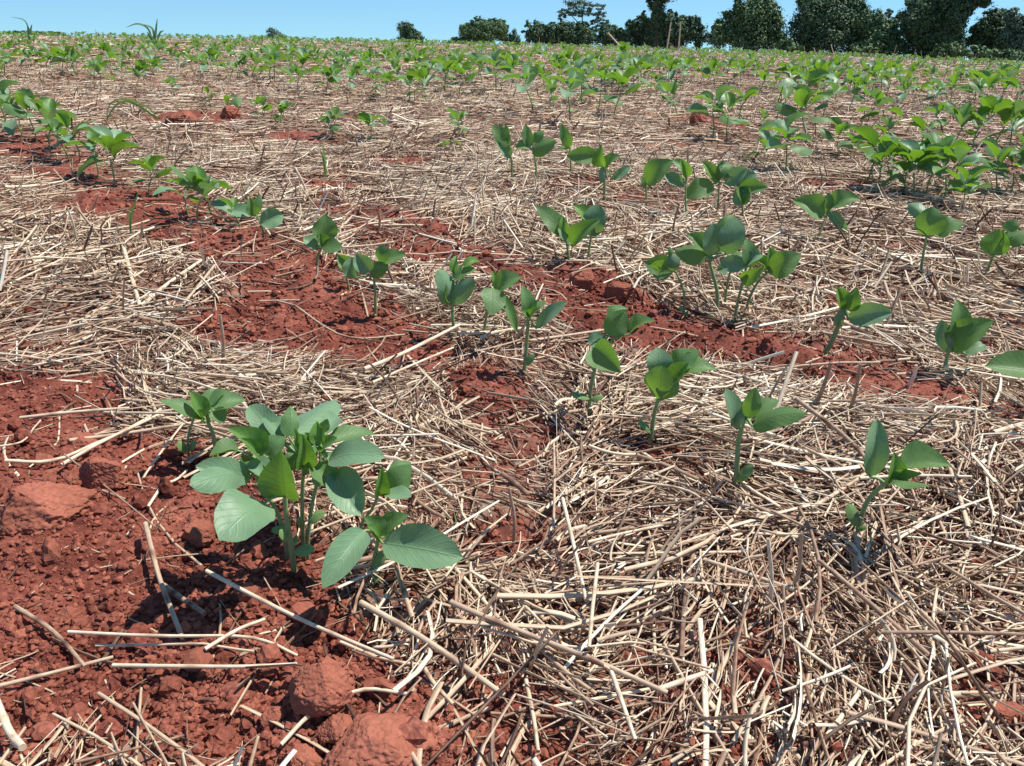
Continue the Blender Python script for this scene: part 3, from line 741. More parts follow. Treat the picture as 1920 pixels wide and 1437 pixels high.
S_("right hand seedling of the big clump, with pale round leaves spreading right", Z5,
   [([(948, 1030), (955, 900), (985, 700), (1020, 560), (1015, 440)], 18)],
   [(1060, 520, 1350, 490, 130, 'g', None, .03), (1095, 570, 1235, 812, 185, 'g', 'f', .04), (985, 545, 1080, 675, 135, 'm', None, .02), (1060, 430, 1315, 375, 85, 'm', 'u', -.03),
    (880, 375, 1100, 200, 140, 'g', None, -.06), (1040, 390, 1130, 290, 100, 'g', None, -.04), (1010, 435, 1000, 312, 85, 'y', 'f', 0.), (960, 440, 935, 370, 60, 'y', None, 0.), (1030, 480, 985, 470, 60, 'm', None, .01), (1025, 370, 1055, 300, 50, 'm', 'f', .0), (1030, 450, 1110, 400, 60, 'm', None, .01), (1020, 560, 1000, 660, 70, 'g', None, .01), (1040, 500, 1120, 530, 70, 'm', None, .0)],
   [(955, 840, 1045, 790, 55)], seed=4)
S_("low seedling right of the big clump, with one broad leaf reaching far right", Z5,
   [([(1283, 1175), (1300, 1060), (1325, 940)], 24)],
   [(1345, 955, 1775, 1035, 225, 'g', 'f', .03), (1255, 890, 1030, 1195, 165, 'g', None, .05), (1340, 925, 1255, 815, 105, 'm', None, 0.), (1355, 925, 1490, 805, 105, 'm', None, 0.), (1330, 940, 1270, 860, 50, 'y', None, .01)],
   [(1300, 1070, 1365, 1010, 75), (1290, 1150, 1340, 1130, 50)], seed=5)
S_("seedling behind the low one, with a dark round leaf that has a small hole", Z5,
   [([(1240, 1010), (1235, 860), (1290, 780), (1325, 700)], 16)],
   [(1360, 690, 1500, 540, 165, 'm', 'f', 0.), (1325, 705, 1345, 560, 85, 'y', None, .01), (1360, 690, 1495, 700, 70, 'g', 'u', .02), (1380, 600, 1500, 525, 70, 'm', 'u', -.02)], seed=6)
S_("seedling left of the big clump, with flat pointed leaves spread like an umbrella", Z5,
   [([(470, 520), (455, 400), (425, 320)], 22)],
   [(400, 300, 168, 200, 75, 'm', 'u', 0.), (400, 290, 330, 150, 85, 'y', None, 0.), (430, 260, 625, 190, 110, 'm', None, 0.), (410, 240, 520, 145, 80, 'm', None, -.02), (450, 250, 510, 320, 90, 'm', 'f', .01), (400, 310, 420, 250, 50, 'y', None, .01)], seed=7)
S_("thin bare stemmed seedling at the far left of the big clump", Z5,
   [([(315, 490), (318, 400), (350, 290)], 13)],
   [(350, 300, 240, 215, 60, 'm', 'u', -.01), (355, 290, 420, 200, 55, 'y', None, -.01)], [(310, 470, 262, 420, 50), (320, 460, 360, 420, 45)], seed=8)

S_("seedling with a narrow upright leaf left and long broad leaf right, beside dark shadow", Z6,
   [([(392, 700), (400, 560), (408, 420), (440, 290)], 28)],
   [(385, 335, 350, 142, 78, 'g', None, 0.), (395, 345, 432, 268, 60, 'g', None, .01), (462, 300, 500, 130, 95, 'm', None, 0.), (470, 290, 622, 190, 95, 'm', None, -.01), (478, 335, 775, 268, 110, 'm', None, .03)],
   [(400, 622, 488, 550, 66)], seed=9)
S_("lowest right single seedling, bent stem, one tall narrow leaf and dark leaves right", Z6,
   [([(1030, 965), (1055, 830), (1100, 720), (1185, 640)], 24)],
   [(1105, 605, 1148, 303, 112, 'g', 'f', .0), (1262, 560, 1535, 530, 135, 'm', 'u', -.01), (1208, 645, 1235, 475, 90, 'y', 'f', .0), (1230, 620, 1420, 645, 85, 'm', 'u', .02), (1215, 640, 1380, 590, 60, 'y', None, .01)],
   [(1040, 865, 985, 750, 66), (1035, 885, 1090, 872, 30)], seed=10)
S_("large leaf seedling cut by the right edge of the photo", Z6,
   [([(2040, 330), (2020, 200), (1990, 70)], 24)],
   [(1990, 50, 1715, 15, 130, 'm', None, .03), (1990, 50, 2150, -40, 110, 'm', None, 0)], [(2035, 290, 1980, 260, 50)], seed=11)

S_("seedling with cupped leaves, leftmost of the three close together at the centre", Z7,
   [([(318, 655), (325, 560), (312, 395)], 24)],
   [(290, 400, 225, 165, 130, 'g', None, 0.), (285, 400, 278, 225, 60, 'm', 's', .01), (312, 400, 455, 232, 125, 'g', 'f', .02), (320, 235, 478, 158, 90, 'm', None, -.01), (330, 195, 345, 65, 60, 'y', None, -.02), (385, 150, 505, 105, 58, 'y', None, -.02)], seed=12)
S_("middle one of the three at the centre, with a round drooping sunlit leaf", Z7,
   [([(522, 700), (530, 580), (555, 440), (600, 320)], 18)],
   [(590, 290, 585, 468, 175, 'm', 'f', .035), (610, 310, 790, 215, 135, 'm', None, 0.), (600, 285, 585, 170, 60, 'y', None, -.01), (650, 330, 755, 592, 75, 'm', 'f', .0)], seed=13)
S_("seedling right of the three at the centre, with one pale leaf stretched right", Z7,
   [([(797, 915), (808, 760), (822, 600), (825, 490)], 26)],
   [(825, 485, 795, 270, 110, 'm', 'f', 0.), (835, 440, 945, 368, 62, 'm', None, 0.), (835, 480, 900, 420, 50, 'y', None, .01), (880, 560, 1088, 385, 90, 'g', None, .01), (830, 500, 780, 440, 45, 'y', None, .01)],
   [(802, 805, 872, 738, 62)], seed=14)
S_("seedling with a large round leaf facing the camera and two cotyledons on the straw", Z7,
   [([(1240, 1205), (1245, 1000), (1285, 800), (1320, 700)], 26)],
   [(1265, 690, 1450, 855, 210, 'm', 'f', .03), (1345, 640, 1228, 650, 120, 'g', 'f', 0.), (1370, 610, 1480, 430, 170, 'm', 'f', 0.), (1510, 600, 1682, 505, 80, 'm', 'u', 0.), (1375, 520, 1500, 425, 90, 'm', 'u', -.02)],
   [(1240, 1035, 1118, 1000, 56), (1248, 1040, 1335, 1020, 48)], seed=15)
S_("seedling with a cupped leaf like a bowl, second from right of the front row", ZP,
   [([(1219, 838), (1226, 780), (1236, 745)], 8)],
   [(1236, 705, 1233, 652, 50, 'g', 'f', -.01), (1237, 752, 1240, 688, 68, 'm', 'f', .02), (1260, 702, 1312, 657, 45, 'm', None, -.01), (1268, 708, 1344, 690, 38, 'm', 'u', 0.), (1260, 714, 1292, 680, 34, 'y', None, .01)],
   [(1220, 812, 1197, 788, 14)], seed=16)

S_("left one of the pair behind the crumbly ridge, two wide open wings of leaf", Z4,
   [([(217, 298), (212, 240), (205, 190)], 11)],
   [(205, 165, 88, 52, 72, 'm', None, 0.), (212, 195, 180, 120, 52, 'g', None, .01), (222, 200, 330, 100, 70, 'm', 'f', .01), (205, 170, 190, 90, 45, 'y', None, 0.)], seed=17)
S_("right one of the pair behind the crumbly ridge, upright with a tall leaf", Z4,
   [([(282, 278), (290, 210), (298, 160)], 10)],
   [(298, 168, 325, 45, 92, 'g', 'f', 0.), (290, 130, 228, 48, 55, 'y', None, 0.), (300, 165, 350, 100, 45, 'g', None, .01)], seed=18)
S_("small separate seedling left of the tall clump, dark leaves round a pale one", Z4,
   [([(645, 478), (645, 380), (615, 300)], 9)],
   [(605, 300, 498, 265, 95, 'm', 'f', 0.), (610, 300, 600, 232, 50, 'g', 'f', .01), (600, 250, 590, 205, 24, 'm', None, 0.), (560, 300, 575, 255, 40, 'y', None, .02)], [(645, 445, 625, 430, 18), (645, 462, 662, 450, 18)], seed=19)
S_("tallest seedling of the clump at right centre, with a big upright leaf on top", Z4,
   [([(765, 470), (770, 380), (740, 260)], 15)],
   [(735, 245, 608, 215, 78, 'm', None, 0.), (735, 235, 658, 155, 62, 'm', None, -.02), (748, 240, 755, 118, 85, 'g', 'f', .0), (800, 235, 845, 100, 98, 'g', 'f', .0), (780, 160, 830, 85, 60, 'm', 'u', -.03)],
   [(765, 465, 745, 455, 22), (770, 465, 785, 458, 20)], seed=20)
S_("front seedling of the tall clump, with a low yellow-green leaf", Z4,
   [([(832, 500), (845, 420), (865, 340)], 11)],
   [(880, 280, 780, 262, 65, 'g', 'f', .01), (862, 338, 945, 280, 60, 'y', 'f', .02), (895, 285, 878, 175, 65, 'm', 'f', -.01), (880, 275, 940, 235, 45, 'g', None, 0.)],
   [(832, 498, 808, 488, 26), (840, 505, 868, 495, 24)], seed=21)
S_("right seedling of the tall clump, its big pointed leaf reaching right", Z4,
   [([(866, 490), (890, 400), (925, 335), (962, 300)], 10)],
   [(965, 305, 1085, 232, 95, 'm', 'f', .0), (960, 290, 965, 205, 50, 'm', None, -.01), (950, 300, 905, 250, 40, 'y', None, 0.)],
   [(868, 488, 900, 478, 24), (862, 480, 845, 470, 20)], seed=22)
S_("back seedling of the tall clump, half hidden behind the tall one", Z4,
   [([(795, 455), (805, 360), (820, 290)], 9)],
   [(820, 270, 870, 225, 60, 'm', None, -.02), (815, 285, 770, 290, 45, 'g', 'f', 0.)], seed=23)
S_("seedling with a heart shaped bright leaf and a long pale leaf to its right", Z4,
   [([(1150, 640), (1190, 580), (1225, 500), (1245, 440)], 18)],
   [(1250, 440, 1295, 360, 68, 'y', 'f', 0.), (1245, 440, 1222, 356, 58, 'y', 'f', 0.), (1262, 475, 1428, 455, 82, 'g', 'f', .01), (1225, 510, 1240, 440, 36, 'g', None, .01)],
   [(1165, 620, 1185, 595, 22)], seed=24)
S_("seedling at right with tall folded leaves, above a dark patch of shade", Z4,
   [([(1612, 705), (1625, 650), (1640, 580)], 14)],
   [(1658, 560, 1668, 402, 70, 'm', 'f', -.01), (1650, 600, 1802, 478, 105, 'm', None, .0), (1640, 605, 1610, 480, 55, 'g', 'f', 0.), (1700, 610, 1775, 575, 60, 'g', 'u', -.01)],
   [(1612, 695, 1580, 682, 26), (1618, 690, 1650, 668, 24)], seed=25)
S_("seedling with one leaf hanging down, right of the tall clump", Z4,
   [([(1135, 215), (1155, 150), (1180, 90)], 9)],
   [(1170, 95, 1055, 25, 78, 'm', None, 0.), (1190, 62, 1308, 25, 62, 'm', None, 0.), (1188, 70, 1255, 152, 40, 'g', 'f', .01), (1180, 75, 1190, 2, 40, 'm', 'f', 0.)],
   [(1135, 205, 1110, 195, 20)], seed=26)
S_("seedling with a yellow-green leaf and a dark leaf side by side at right", Z4,
   [([(1528, 345), (1540, 250), (1555, 165)], 9)],
   [(1560, 168, 1575, 55, 100, 'm', 'f', .0), (1600, 170, 1698, 115, 85, 'm', 'u', -.01), (1550, 100, 1490, 40, 50, 'g', None, -.02)], seed=27)
S_("seedling at the right edge with a half bright, half pale folded leaf", Z4,
   [([(1765, 350), (1785, 290), (1805, 235)], 10)],
   [(1805, 240, 1830, 140, 95, 'y', 'f', 0.), (1850, 185, 1935, 150, 70, 'm', None, 0.), (1860, 150, 1885, 100, 50, 'm', None, -.01)], seed=28)

S_("seedling above the red furrow with three leaves and a dark one at its left", Z3,
   [([(1192, 312), (1190, 250), (1205, 205)], 10)],
   [(1212, 180, 1220, 84, 98, 'm', 'f', 0.), (1210, 200, 1285, 210, 62, 'm', 'f', .01), (1190, 210, 1138, 175, 50, 'g', None, 0.), (1205, 205, 1190, 150, 50, 'y', None, .0)], seed=29)
S_("seedling on the red furrow with a pale leaf at its left and a forked top", Z3,
   [([(1406, 478), (1408, 400), (1402, 320)], 11)],
   [(1385, 300, 1335, 232, 72, 'g', 'f', .01), (1390, 312, 1455, 270, 62, 'm', 'f', .01), (1420, 268, 1525, 235, 58, 'm', None, 0.), (1425, 265, 1440, 195, 52, 'm', None, 0.), (1330, 325, 1318, 245, 60, 'g', 'f', 0.)], seed=30)
S_("low seedling between the two on the red furrow, small bright leaf", Z3,
   [([(1312, 375), (1300, 320), (1290, 290)], 7)],
   [(1320, 285, 1265, 235, 60, 'y', 'f', 0.), (1300, 285, 1330, 250, 34, 'm', None, 0.)], seed=31)
S_("seedling with a round pale leaf beside a pointed pair, left of the furrow pair", Z3,
   [([(985, 190), (985, 140), (965, 90)], 8)],
   [(975, 120, 1062, 85, 75, 'g', 'f', .01), (950, 90, 935, 20, 50, 'm', 'f', 0.), (940, 92, 870, 70, 55, 'g', None, 0.), (950, 85, 975, 10, 40, 'm', None, 0.)], seed=32)

S_("seedling at upper centre with a dark upright leaf and a pale leaf below", ZD,
   [([(218, 525), (215, 430), (208, 330)], 14)],
   [(192, 262, 82, 125, 105, 'm', 'f', 0.), (205, 345, 118, 235, 80, 'g', 'f', .01), (190, 300, 188, 215, 52, 'y', 'f', .01), (180, 230, 170, 120, 60, 'm', None, -.01)], seed=33)
S_("seedling at upper centre with a rounded leaf leaning right", ZD,
   [([(370, 525), (378, 420), (365, 320)], 14)],
   [(335, 275, 305, 118, 78, 'm', 'f', 0.), (365, 240, 430, 160, 70, 'm', None, -.01), (350, 318, 508, 220, 110, 'm', 'f', .01), (330, 280, 238, 275, 75, 'm', None, .01)], seed=34)
S_("narrow leaf seedling between its neighbours at upper centre", ZD,
   [([(612, 492), (612, 400), (605, 280)], 12)],
   [(600, 280, 548, 118, 78, 'm', 'f', 0.), (598, 270, 525, 275, 30, 'm', None, 0.)], seed=35)
S_("seedling with a wide pale leaf at left and a bright upright leaf in the middle", ZD,
   [([(832, 670), (838, 540), (835, 400)], 18)],
   [(795, 345, 580, 325, 120, 'm', 'f', .01), (830, 405, 815, 258, 95, 'y', 'f', .01), (850, 405, 945, 330, 70, 'm', None, 0.), (830, 400, 820, 520, 50, 'g', 'f', .0), (890, 490, 1015, 400, 62, 'g', 'f', .0)], seed=36)
S_("seedling with one huge dark round leaf at its left, upper right of centre", ZD,
   [([(1122, 715), (1120, 600), (1118, 500)], 14)],
   [(1120, 520, 1300, 358, 150, 'm', 'f', .01), (1112, 555, 1085, 470, 40, 'm', None, 0.)], [(1120, 650, 1145, 630, 20)], seed=37)
S_("seedling with a bright leaf and a folded pale leaf, next to the huge round leaf", ZD,
   [([(1383, 805), (1385, 680), (1385, 530)], 14)],
   [(1378, 540, 1245, 450, 85, 'g', 'f', .01), (1395, 480, 1355, 350, 75, 'y', 'f', .0), (1390, 440, 1300, 355, 70, 'm', None, -.01)], seed=38)
S_("seedling with a dark notched leaf hanging over a pale one", ZD,
   [([(1590, 785), (1605, 650), (1612, 510)], 14)],
   [(1570, 520, 1375, 615, 140, 'm', 'f', .02), (1608, 515, 1492, 368, 82, 'y', 'f', 0.), (1612, 500, 1645, 360, 70, 'm', None, 0.), (1650, 520, 1800, 420, 110, 'g', 'f', .01)], seed=39)
S_("seedling behind the tallest one, with bright leaves at its right", ZP,
   [([(1395, 425), (1392, 390), (1388, 350)], 4)],
   [(1380, 348, 1418, 325, 26, 'g', 'f', 0.), (1385, 352, 1440, 352, 28, 'm', 'f', .01), (1375, 365, 1405, 378, 30, 'g', 'f', .01), (1388, 350, 1395, 385, 26, 'y', 'f', .01), (1370, 330, 1350, 305, 24, 'm', None, -.01)], seed=40)

# ------------------------------------------------------------------ seedlings: a few built types, copied
def proto(kind, seed, lod=0):
    """a seedling 1 unit = 0.13 m tall, as parts; lod 1 = one coarse mesh"""
    r = random.Random(seed); sz = 1.0
    H = .064; top = np.array([r.uniform(-.012, .012), r.uniform(-.012, .012), H])
    root = None
    nu, nv = (9, 6) if lod == 0 else (4, 2)
    parts = []
    sb = MB(); P = spline([np.zeros(3), np.array([r.uniform(-.006, .006), r.uniform(-.006, .006), H * .5]), top], 7 if lod == 0 else 3)
    k = 6 if lod == 0 else 3
    V, Q = tube_geo(P, .0017 if lod == 0 else .0022, k); sb.add(V, Q, np.repeat(np.linspace(.2, 1, len(P)), k))
    a0 = r.uniform(0, 6.28)
    specs = []
    for s in (0, 1):                                                     # the two first leaves
        a = a0 + s * math.pi + r.uniform(-.3, .3)
        specs.append((top * .92, a, r.uniform(-.25, .7), r.uniform(.054, .070), .66, 'g' if r.random() < .55 else 'm'))
    if kind > 0:
        a1 = a0 + 1.57 + r.uniform(-.4, .4)
        for s in range(3): specs.append((top + np.array([0, 0, .012]), a1 + (s - 1) * 1.9, r.uniform(.1, 1.15), r.uniform(.036, .054), .62, 'y' if r.random() < .3 else 'm'))
    if kind > 1:
        a1 = a0 + 4.2
        for s in range(3): specs.append((top + np.array([.02 * math.cos(a1), .02 * math.sin(a1), .022]), a1 + (s - 1) * 1.6, r.uniform(.1, .9), r.uniform(.042, .06), .66, 'm' if r.random() < .6 else 'g'))
    for (p, a, e, L, wr, kd) in specs:
        D = np.array([math.cos(a) * math.cos(e), math.sin(a) * math.cos(e), math.sin(e)])
        p0 = p + D * .010; Nn = np.array([-math.cos(a) * math.sin(e), -math.sin(a) * math.sin(e), math.cos(e)]) + np.array([r.uniform(-.35, .35), r.uniform(-.35, .35), 0])
        V, Q, uv = leaf_geo(p0, D * L, Nn, L * wr, nu, nv, bow=r.uniform(.03, .12), cup=r.choice([-.2, .15, .3, .45]), wave=.05, curl=r.uniform(0, .35), tipn=.68)
        parts.append((kd, V, Q, uv, r.random()))
        if lod == 0:
            V, Q = tube_geo(spline([p * .99, p0 + D * .003], 3), .0009, 5); sb.add(V, Q, .9)
    return sb, parts, specs

def make_proto(kind, seed):
    sb, parts, _ = proto(kind, seed)
    root = empty("soybean_seedling", (0, 0, 0))
    for kd, V, Q, uv, t in parts:
        mb = MB(); mb.add(V, Q, t, uv); mb.build("leaf", LM[kd], root)
    sb.build("stem", M_stem, root)
    for s in (0, 1):
        a = seed * 1.3 + s * 3.14; D = np.array([math.cos(a), math.sin(a), .3]); mb = MB()
        V, Q, uv = leaf_geo(np.array([0, 0, .028]), D * .014, np.array([0, 0, 1.]), .010, 6, 4, cup=-.1, tipn=.5); mb.add(V, Q, .5, uv); mb.build("cotyledon", M_cot, root)
    return root
PROTO = [make_proto(k, s) for k, s in ((2, 3), (1, 8), (2, 15), (2, 21), (2, 33), (1, 44), (0, 50), (2, 61), (2, 70))]
PH = [max(max(v.co.z for v in c.data.vertices) for c in p.children) for p in PROTO]; print("proto heights", PH)
USED = [False] * len(PROTO)
COUNT = [41]
def place(px, py, hpx, label, ki=None, group=None, rz=None):
    x, y = ground(px, py); z = float(gz(x, y)[0]) - .004
    ki = (COUNT[0] * 5 + 2) % len(PROTO) if ki is None else ki
    src = PROTO[ki]
    if not USED[ki]:
        o = src; USED[ki] = True
    else:
        o = src.copy(); COL.objects.link(o)
        for ch in src.children:
            c = ch.copy(); c.parent = o; COL.objects.link(c)
    cosv = math.hypot(x, y) / math.sqrt(x * x + y * y + CAM_H ** 2)
    h = hpx / (pxscale(x, y) * max(cosv, .5)); s = h / (PH[ki] + .012) * (1.22 if 450 < px < 1580 else (1.08 if px < 500 else .86))
    o.location = (x, y, z); o.scale = (s,) * 3
    o.rotation_euler = (random.uniform(-.12, .12), random.uniform(-.12, .12), random.uniform(0, 6.28) if rz is None else rz)
    tag(o, label, "seedling", group or GROUP_NEAR); COUNT[0] += 1
    PLACED.append((x, y))
    return o
PLACED = []
MID = [
 (372, 425, 100, 3, "bushy seedling on the red furrow at upper left, with dark shade below it"), (400, 418, 85, 0, "right hand stem of the bushy seedling on the furrow at upper left"),
 (355, 408, 80, 1, "left hand stem of the bushy seedling on the furrow at upper left"), (450, 440, 62, 5, "small seedling between the bushy one and the round leaf one"),
 (278, 372, 72, 2, "compact seedling in the furrow left of the bushy one"),
 (215, 350, 95, 0, "large leaved seedling at the right end of the dense left row"), (185, 330, 88, 7, "second seedling from the right end of the dense left row"),
 (150, 305, 80, 5, "third seedling from the right end of the dense left row"), (130, 300, 70, 1, "fourth seedling from the right end of the dense left row"),
 (95, 285, 85, 3, "seedling with spreading leaves in the middle of the dense left row"), (70, 270, 80, 2, "seedling near the left edge in the dense left row"),
 (45, 260, 70, 0, "second seedling from the left edge in the dense left row"), (12, 248, 78, 7, "seedling at the very left edge in the dense left row"),
 (330, 190, 40, 1, "roundish seedling in the back row above the wide red clod"), (392, 205, 38, 5, "small spiky seedling behind the wide red clod"),
 (447, 212, 34, 6, "pale low seedling right of the spiky one in the back row"), (495, 232, 42, 2, "low pale seedling above the red patch at upper left"), (525, 238, 42, 0, "greener twin right of the low pale seedling"),
 (622, 262, 52, 7, "two leaved bright seedling above the thin green weed"), (695, 275, 55, 1, "seedling with a dark broad leaf right of the bright two leaved one"),
 (874, 272, 56, 2, "open V shaped seedling left of the upper centre pair"), (845, 285, 22, 6, "tiny seedling under the open V shaped one"),
 (192, 168, 50, 3, "left one of the leafy pair in the far row at upper left"), (262, 172, 50, 4, "right one of the leafy pair in the far row at upper left"), (232, 158, 34, 5, "small seedling between the leafy pair at upper left"),
 (142, 132, 28, 1, "dark compact seedling left of the leafy pair"), (352, 130, 30, 5, "dark seedling in the far field left of centre top"), (410, 140, 34, 2, "leafy seedling next to it, leaning right"), (430, 148, 30, 1, "leaning seedling in the far row left of centre"),
 (505, 155, 50, 3, "star shaped seedling in the far row, left of centre"), (568, 155, 46, 0, "tall seedling right of the star shaped one"), (545, 140, 34, 7, "small seedling behind the star shaped one"),
 (612, 182, 46, 2, "left part of the wide pair above the straw at top centre"), (640, 184, 52, 1, "right part of the wide pair above the straw at top centre"), (660, 178, 40, 5, "small one just right of the wide pair at top centre"),
 (705, 190, 50, 7, "seedling with dark leaves below the pale slanting stalk"), (725, 186, 44, 0, "companion of the dark seedling below the slanting stalk"),
 (770, 190, 50, 4, "broad seedling in the top centre cluster"), (800, 200, 60, 3, "lowest seedling in the top centre cluster"), (835, 178, 60, 1, "bright seedling in the top centre cluster"), (860, 185, 55, 2, "right seedling of the top centre cluster"),
 (905, 165, 52, 0, "seedling with raised leaves right of the top centre cluster"), (930, 180, 66, 7, "taller seedling right of the top centre cluster"),
 (1003, 215, 78, 1, "seedling with hanging leaves, left of the tall stem one"), (1035, 212, 55, 5, "low seedling left of the tall stem one"), (1068, 235, 84, 1, "tall bare stem seedling carrying three bright leaves at top"),
 (1090, 195, 68, 7, "seedling just right of the tall bare stem one"), (1120, 215, 40, 6, "pale low seedling beside an upright yellow-green one"), (1150, 222, 76, 2, "upright yellow-green seedling right of the tall stem one"), (1135, 195, 55, 5, "small seedling behind the upright yellow-green one"),
 (1205, 168, 50, 1, "single bright seedling above the straw, upper right of centre"), (1255, 155, 42, 0, "dark seedling near the small red clod"), (1280, 160, 44, 5, "seedling right of the dark one near the small red clod"),
 (1272, 228, 66, 2, "seedling left of the upright dark red clod"), (1335, 262, 82, 7, "tall stem seedling in front of the dark clod shade"), (1362, 268, 74, 5, "second tall stem seedling in front of the dark clod shade"), (1385, 235, 55, 1, "seedling right of the dark clod shade"),
 (1432, 312, 56, 0, "low round seedling left of the leaning one at upper right"), (1455, 205, 40, 6, "small seedling above the round one at upper right"), (1430, 245, 32, 5, "tiny bright seedling above the low round one"),
 (1472, 330, 92, 7, "leaning seedling with a yellow-green lower leaf at upper right"), (1512, 270, 88, 2, "seedling with two dark wing leaves at upper right"), (1500, 215, 66, 1, "narrow seedling behind the dark winged one"),
 (1590, 215, 80, 2, "bright seedling with a leaf turned up, left of the right group"), (1625, 235, 78, 3, "low leafed seedling next to the bright one in the right group"), (1655, 240, 45, 6, "seedling with one pale round leaf lying low in the right group"),
 (1690, 200, 60, 0, "seedling behind the pale round leaf"), (1745, 205, 60, 7, "seedling under the white scrap of straw at right"), (1775, 205, 68, 5, "bright upright seedling right of the white scrap"), (1720, 195, 44, 1, "small seedling under the white scrap of straw"),
 (1622, 350, 120, 1, "left outer seedling of the thick right hand cluster"), (1640, 360, 110, 3, "second seedling from the left in the thick right hand cluster"), (1690, 372, 118, 4, "front seedling of the thick right hand cluster, pale round leaf"),
 (1712, 378, 122, 0, "middle seedling of the thick right hand cluster"), (1735, 372, 130, 3, "tall middle seedling of the thick right hand cluster"), (1765, 385, 120, 7, "right seedling of the thick right hand cluster"),
 (1672, 352, 100, 2, "hidden back seedling of the thick right hand cluster"), (1800, 400, 95, 4, "drooping dark leaf seedling at the right foot of the thick cluster"), (1778, 362, 105, 5, "slim seedling behind the drooping dark leaf"),
 (1865, 372, 112, 2, "tall stemmed seedling near the right edge, beside long leaves"), (1892, 372, 105, 7, "long leafed seedling near the right edge"), (1925, 372, 100, 1, "seedling cut by the right edge beside the long leaves"),
 (1790, 290, 96, 3, "seedling behind the thick cluster, left of the dark broad leaf"), (1825, 290, 110, 4, "seedling with a dark broad leaf behind the thick cluster"), (1858, 285, 110, 0, "large seedling right behind the thick cluster"), (1890, 285, 90, 3, "bushy seedling behind the long leafed one at the right edge"),
 (1915, 265, 80, 5, "seedling at the right edge above the bushy one"), (1850, 215, 80, 2, "upright seedling in the right hand back rows"), (1822, 205, 60, 7, "small seedling left of the upright one in the right back rows"), (1900, 205, 60, 1, "seedling near the right edge in the back rows"),
 (1545, 165, 40, 5, "small dark seedling in the far rows at right"), (1340, 165, 44, 2, "bright seedling in the far rows below the round trees"), (1100, 150, 40, 0, "seedling in the far rows under the umbrella tree"), (1165, 130, 40, 4, "bright leafy seedling in the far rows below the vine tower"),
]
for a in MID: place(a[0], a[1], a[2], a[4], a[3])
MORE = [(560, 175, 44, "leafy seedling just below the tall one left of top centre"), (745, 165, 42, "seedling filling the back row behind the top centre cluster"), (880, 150, 40, "seedling behind the raised leaf one at top centre"),
        (960, 165, 46, "seedling between the taller top centre one and the hanging leaf one"), (1020, 175, 46, "dark seedling behind the low one near the tall bare stem"), (1230, 185, 40, "small seedling on straw above the dark clods"),
        (1420, 185, 44, "seedling in the back row left of the narrow one at upper right"), (1385, 165, 42, "leafy seedling in the back row right of the bright one"), (1475, 170, 44, "bright green seedling in the back row at upper right"),
        (1540, 225, 60, "seedling left of the turned up leaf one in the right group"), (1570, 300, 60, "pale leafed seedling at the left front of the thick right hand cluster"), (1600, 305, 66, "darker seedling touching the left of the thick right hand cluster"),
        (1660, 285, 70, "seedling standing behind the left part of the thick right cluster"), (1720, 290, 76, "seedling standing behind the middle of the thick right cluster"), (1755, 250, 66, "seedling between the two dense groups at the right"),
        (290, 150, 38, "seedling above the leafy pair at upper left"), (60, 128, 34, "leafy seedling in the second row near the left edge"), (20, 122, 34, "seedling at the left edge in the second far row"), (100, 132, 32, "small seedling in the second far row at left"),
        (245, 128, 34, "dark leafy seedling in the third far row at upper left"), (300, 120, 32, "dark seedling right of it in the third far row"), (175, 118, 30, "low seedling in the third far row near the left"), (460, 140, 34, "small leafy seedling between the leaning ones and the star shaped one"),
        (650, 140, 36, "far seedling behind the wide pair at top centre"), (700, 138, 36, "far bright seedling left of the small lone tree's foot"), (780, 140, 40, "far seedling in front of the small lone tree"),
        (1740, 165, 44, "seedling in the back rows below the leaning trunk"), (1800, 165, 46, "second seedling in the back rows below the leaning trunk"), (1870, 165, 46, "seedling in the back rows below the pale thin trunk"), (1640, 170, 46, "seedling in the back rows below the slender purplish tree"),
        (1590, 160, 40, "seedling in the back rows below the largest round tree"), (1050, 165, 40, "seedling in the back rows below the umbrella tree's left side")]
for i, a in enumerate(MORE): place(a[0], a[1], a[2], a[3], [3, 0, 7, 2, 4, 8, 1][i % 7])
for i, u in enumerate(USED):
    if not u:
        for ch in list(PROTO[i].children): bpy.data.objects.remove(ch)
        bpy.data.objects.remove(PROTO[i])

# ------------------------------------------------------------------ the rest of the rows, out to the skyline
def far_variants(lod, seeds):
    out = []
    for k, s in seeds:
        sb, parts, _ = proto(k, s, lod); V, Fq, W, U = sb.arrays(); mb = MB(); mats = []
        vs = [V]; qs = [Fq[0]]; ts = [W]; us = [U]; mi = [np.zeros(len(Fq[0]), int)]; n = len(V)
        for kd, v, q, uv, t in parts:
            vs.append(v); qs.append(q + n); ts.append(np.full(len(v), t)); us.append(uv); mi.append(np.full(len(q), {'g': 1, 'm': 2, 'y': 2}[kd])); n += len(v)
        out.append((np.concatenate(vs), np.concatenate(qs), np.concatenate(ts), np.concatenate(us), np.concatenate(mi)))
    return out
VAR = far_variants(1, [(1, 3), (2, 8), (1, 15), (2, 21), (2, 33), (1, 44), (1, 50), (2, 61)])
cand = []
rr = random.Random(99)
for ro in range(-3, 62):
    c = .62 + .468 * ro
    s = -32.0
    gap = 1.0
    while s < 32:
        s += (rr.uniform(.09, .26) if rr.random() > .12 else rr.uniform(.3, 1.1)) * gap
        p = NRM * (c + rr.gauss(0, .022)) + DIRR * s
        x, y = p
        r = math.hypot(x, y); gap = 1.0 if r < 6.5 else min(1 + (r - 6.5) * .23, 4.2)
        if y < 1 or abs(math.atan2(x, y)) > .95 or r > 31: continue
        cand.append((x, y, r))
cx = np.array([c[:2] for c in cand])
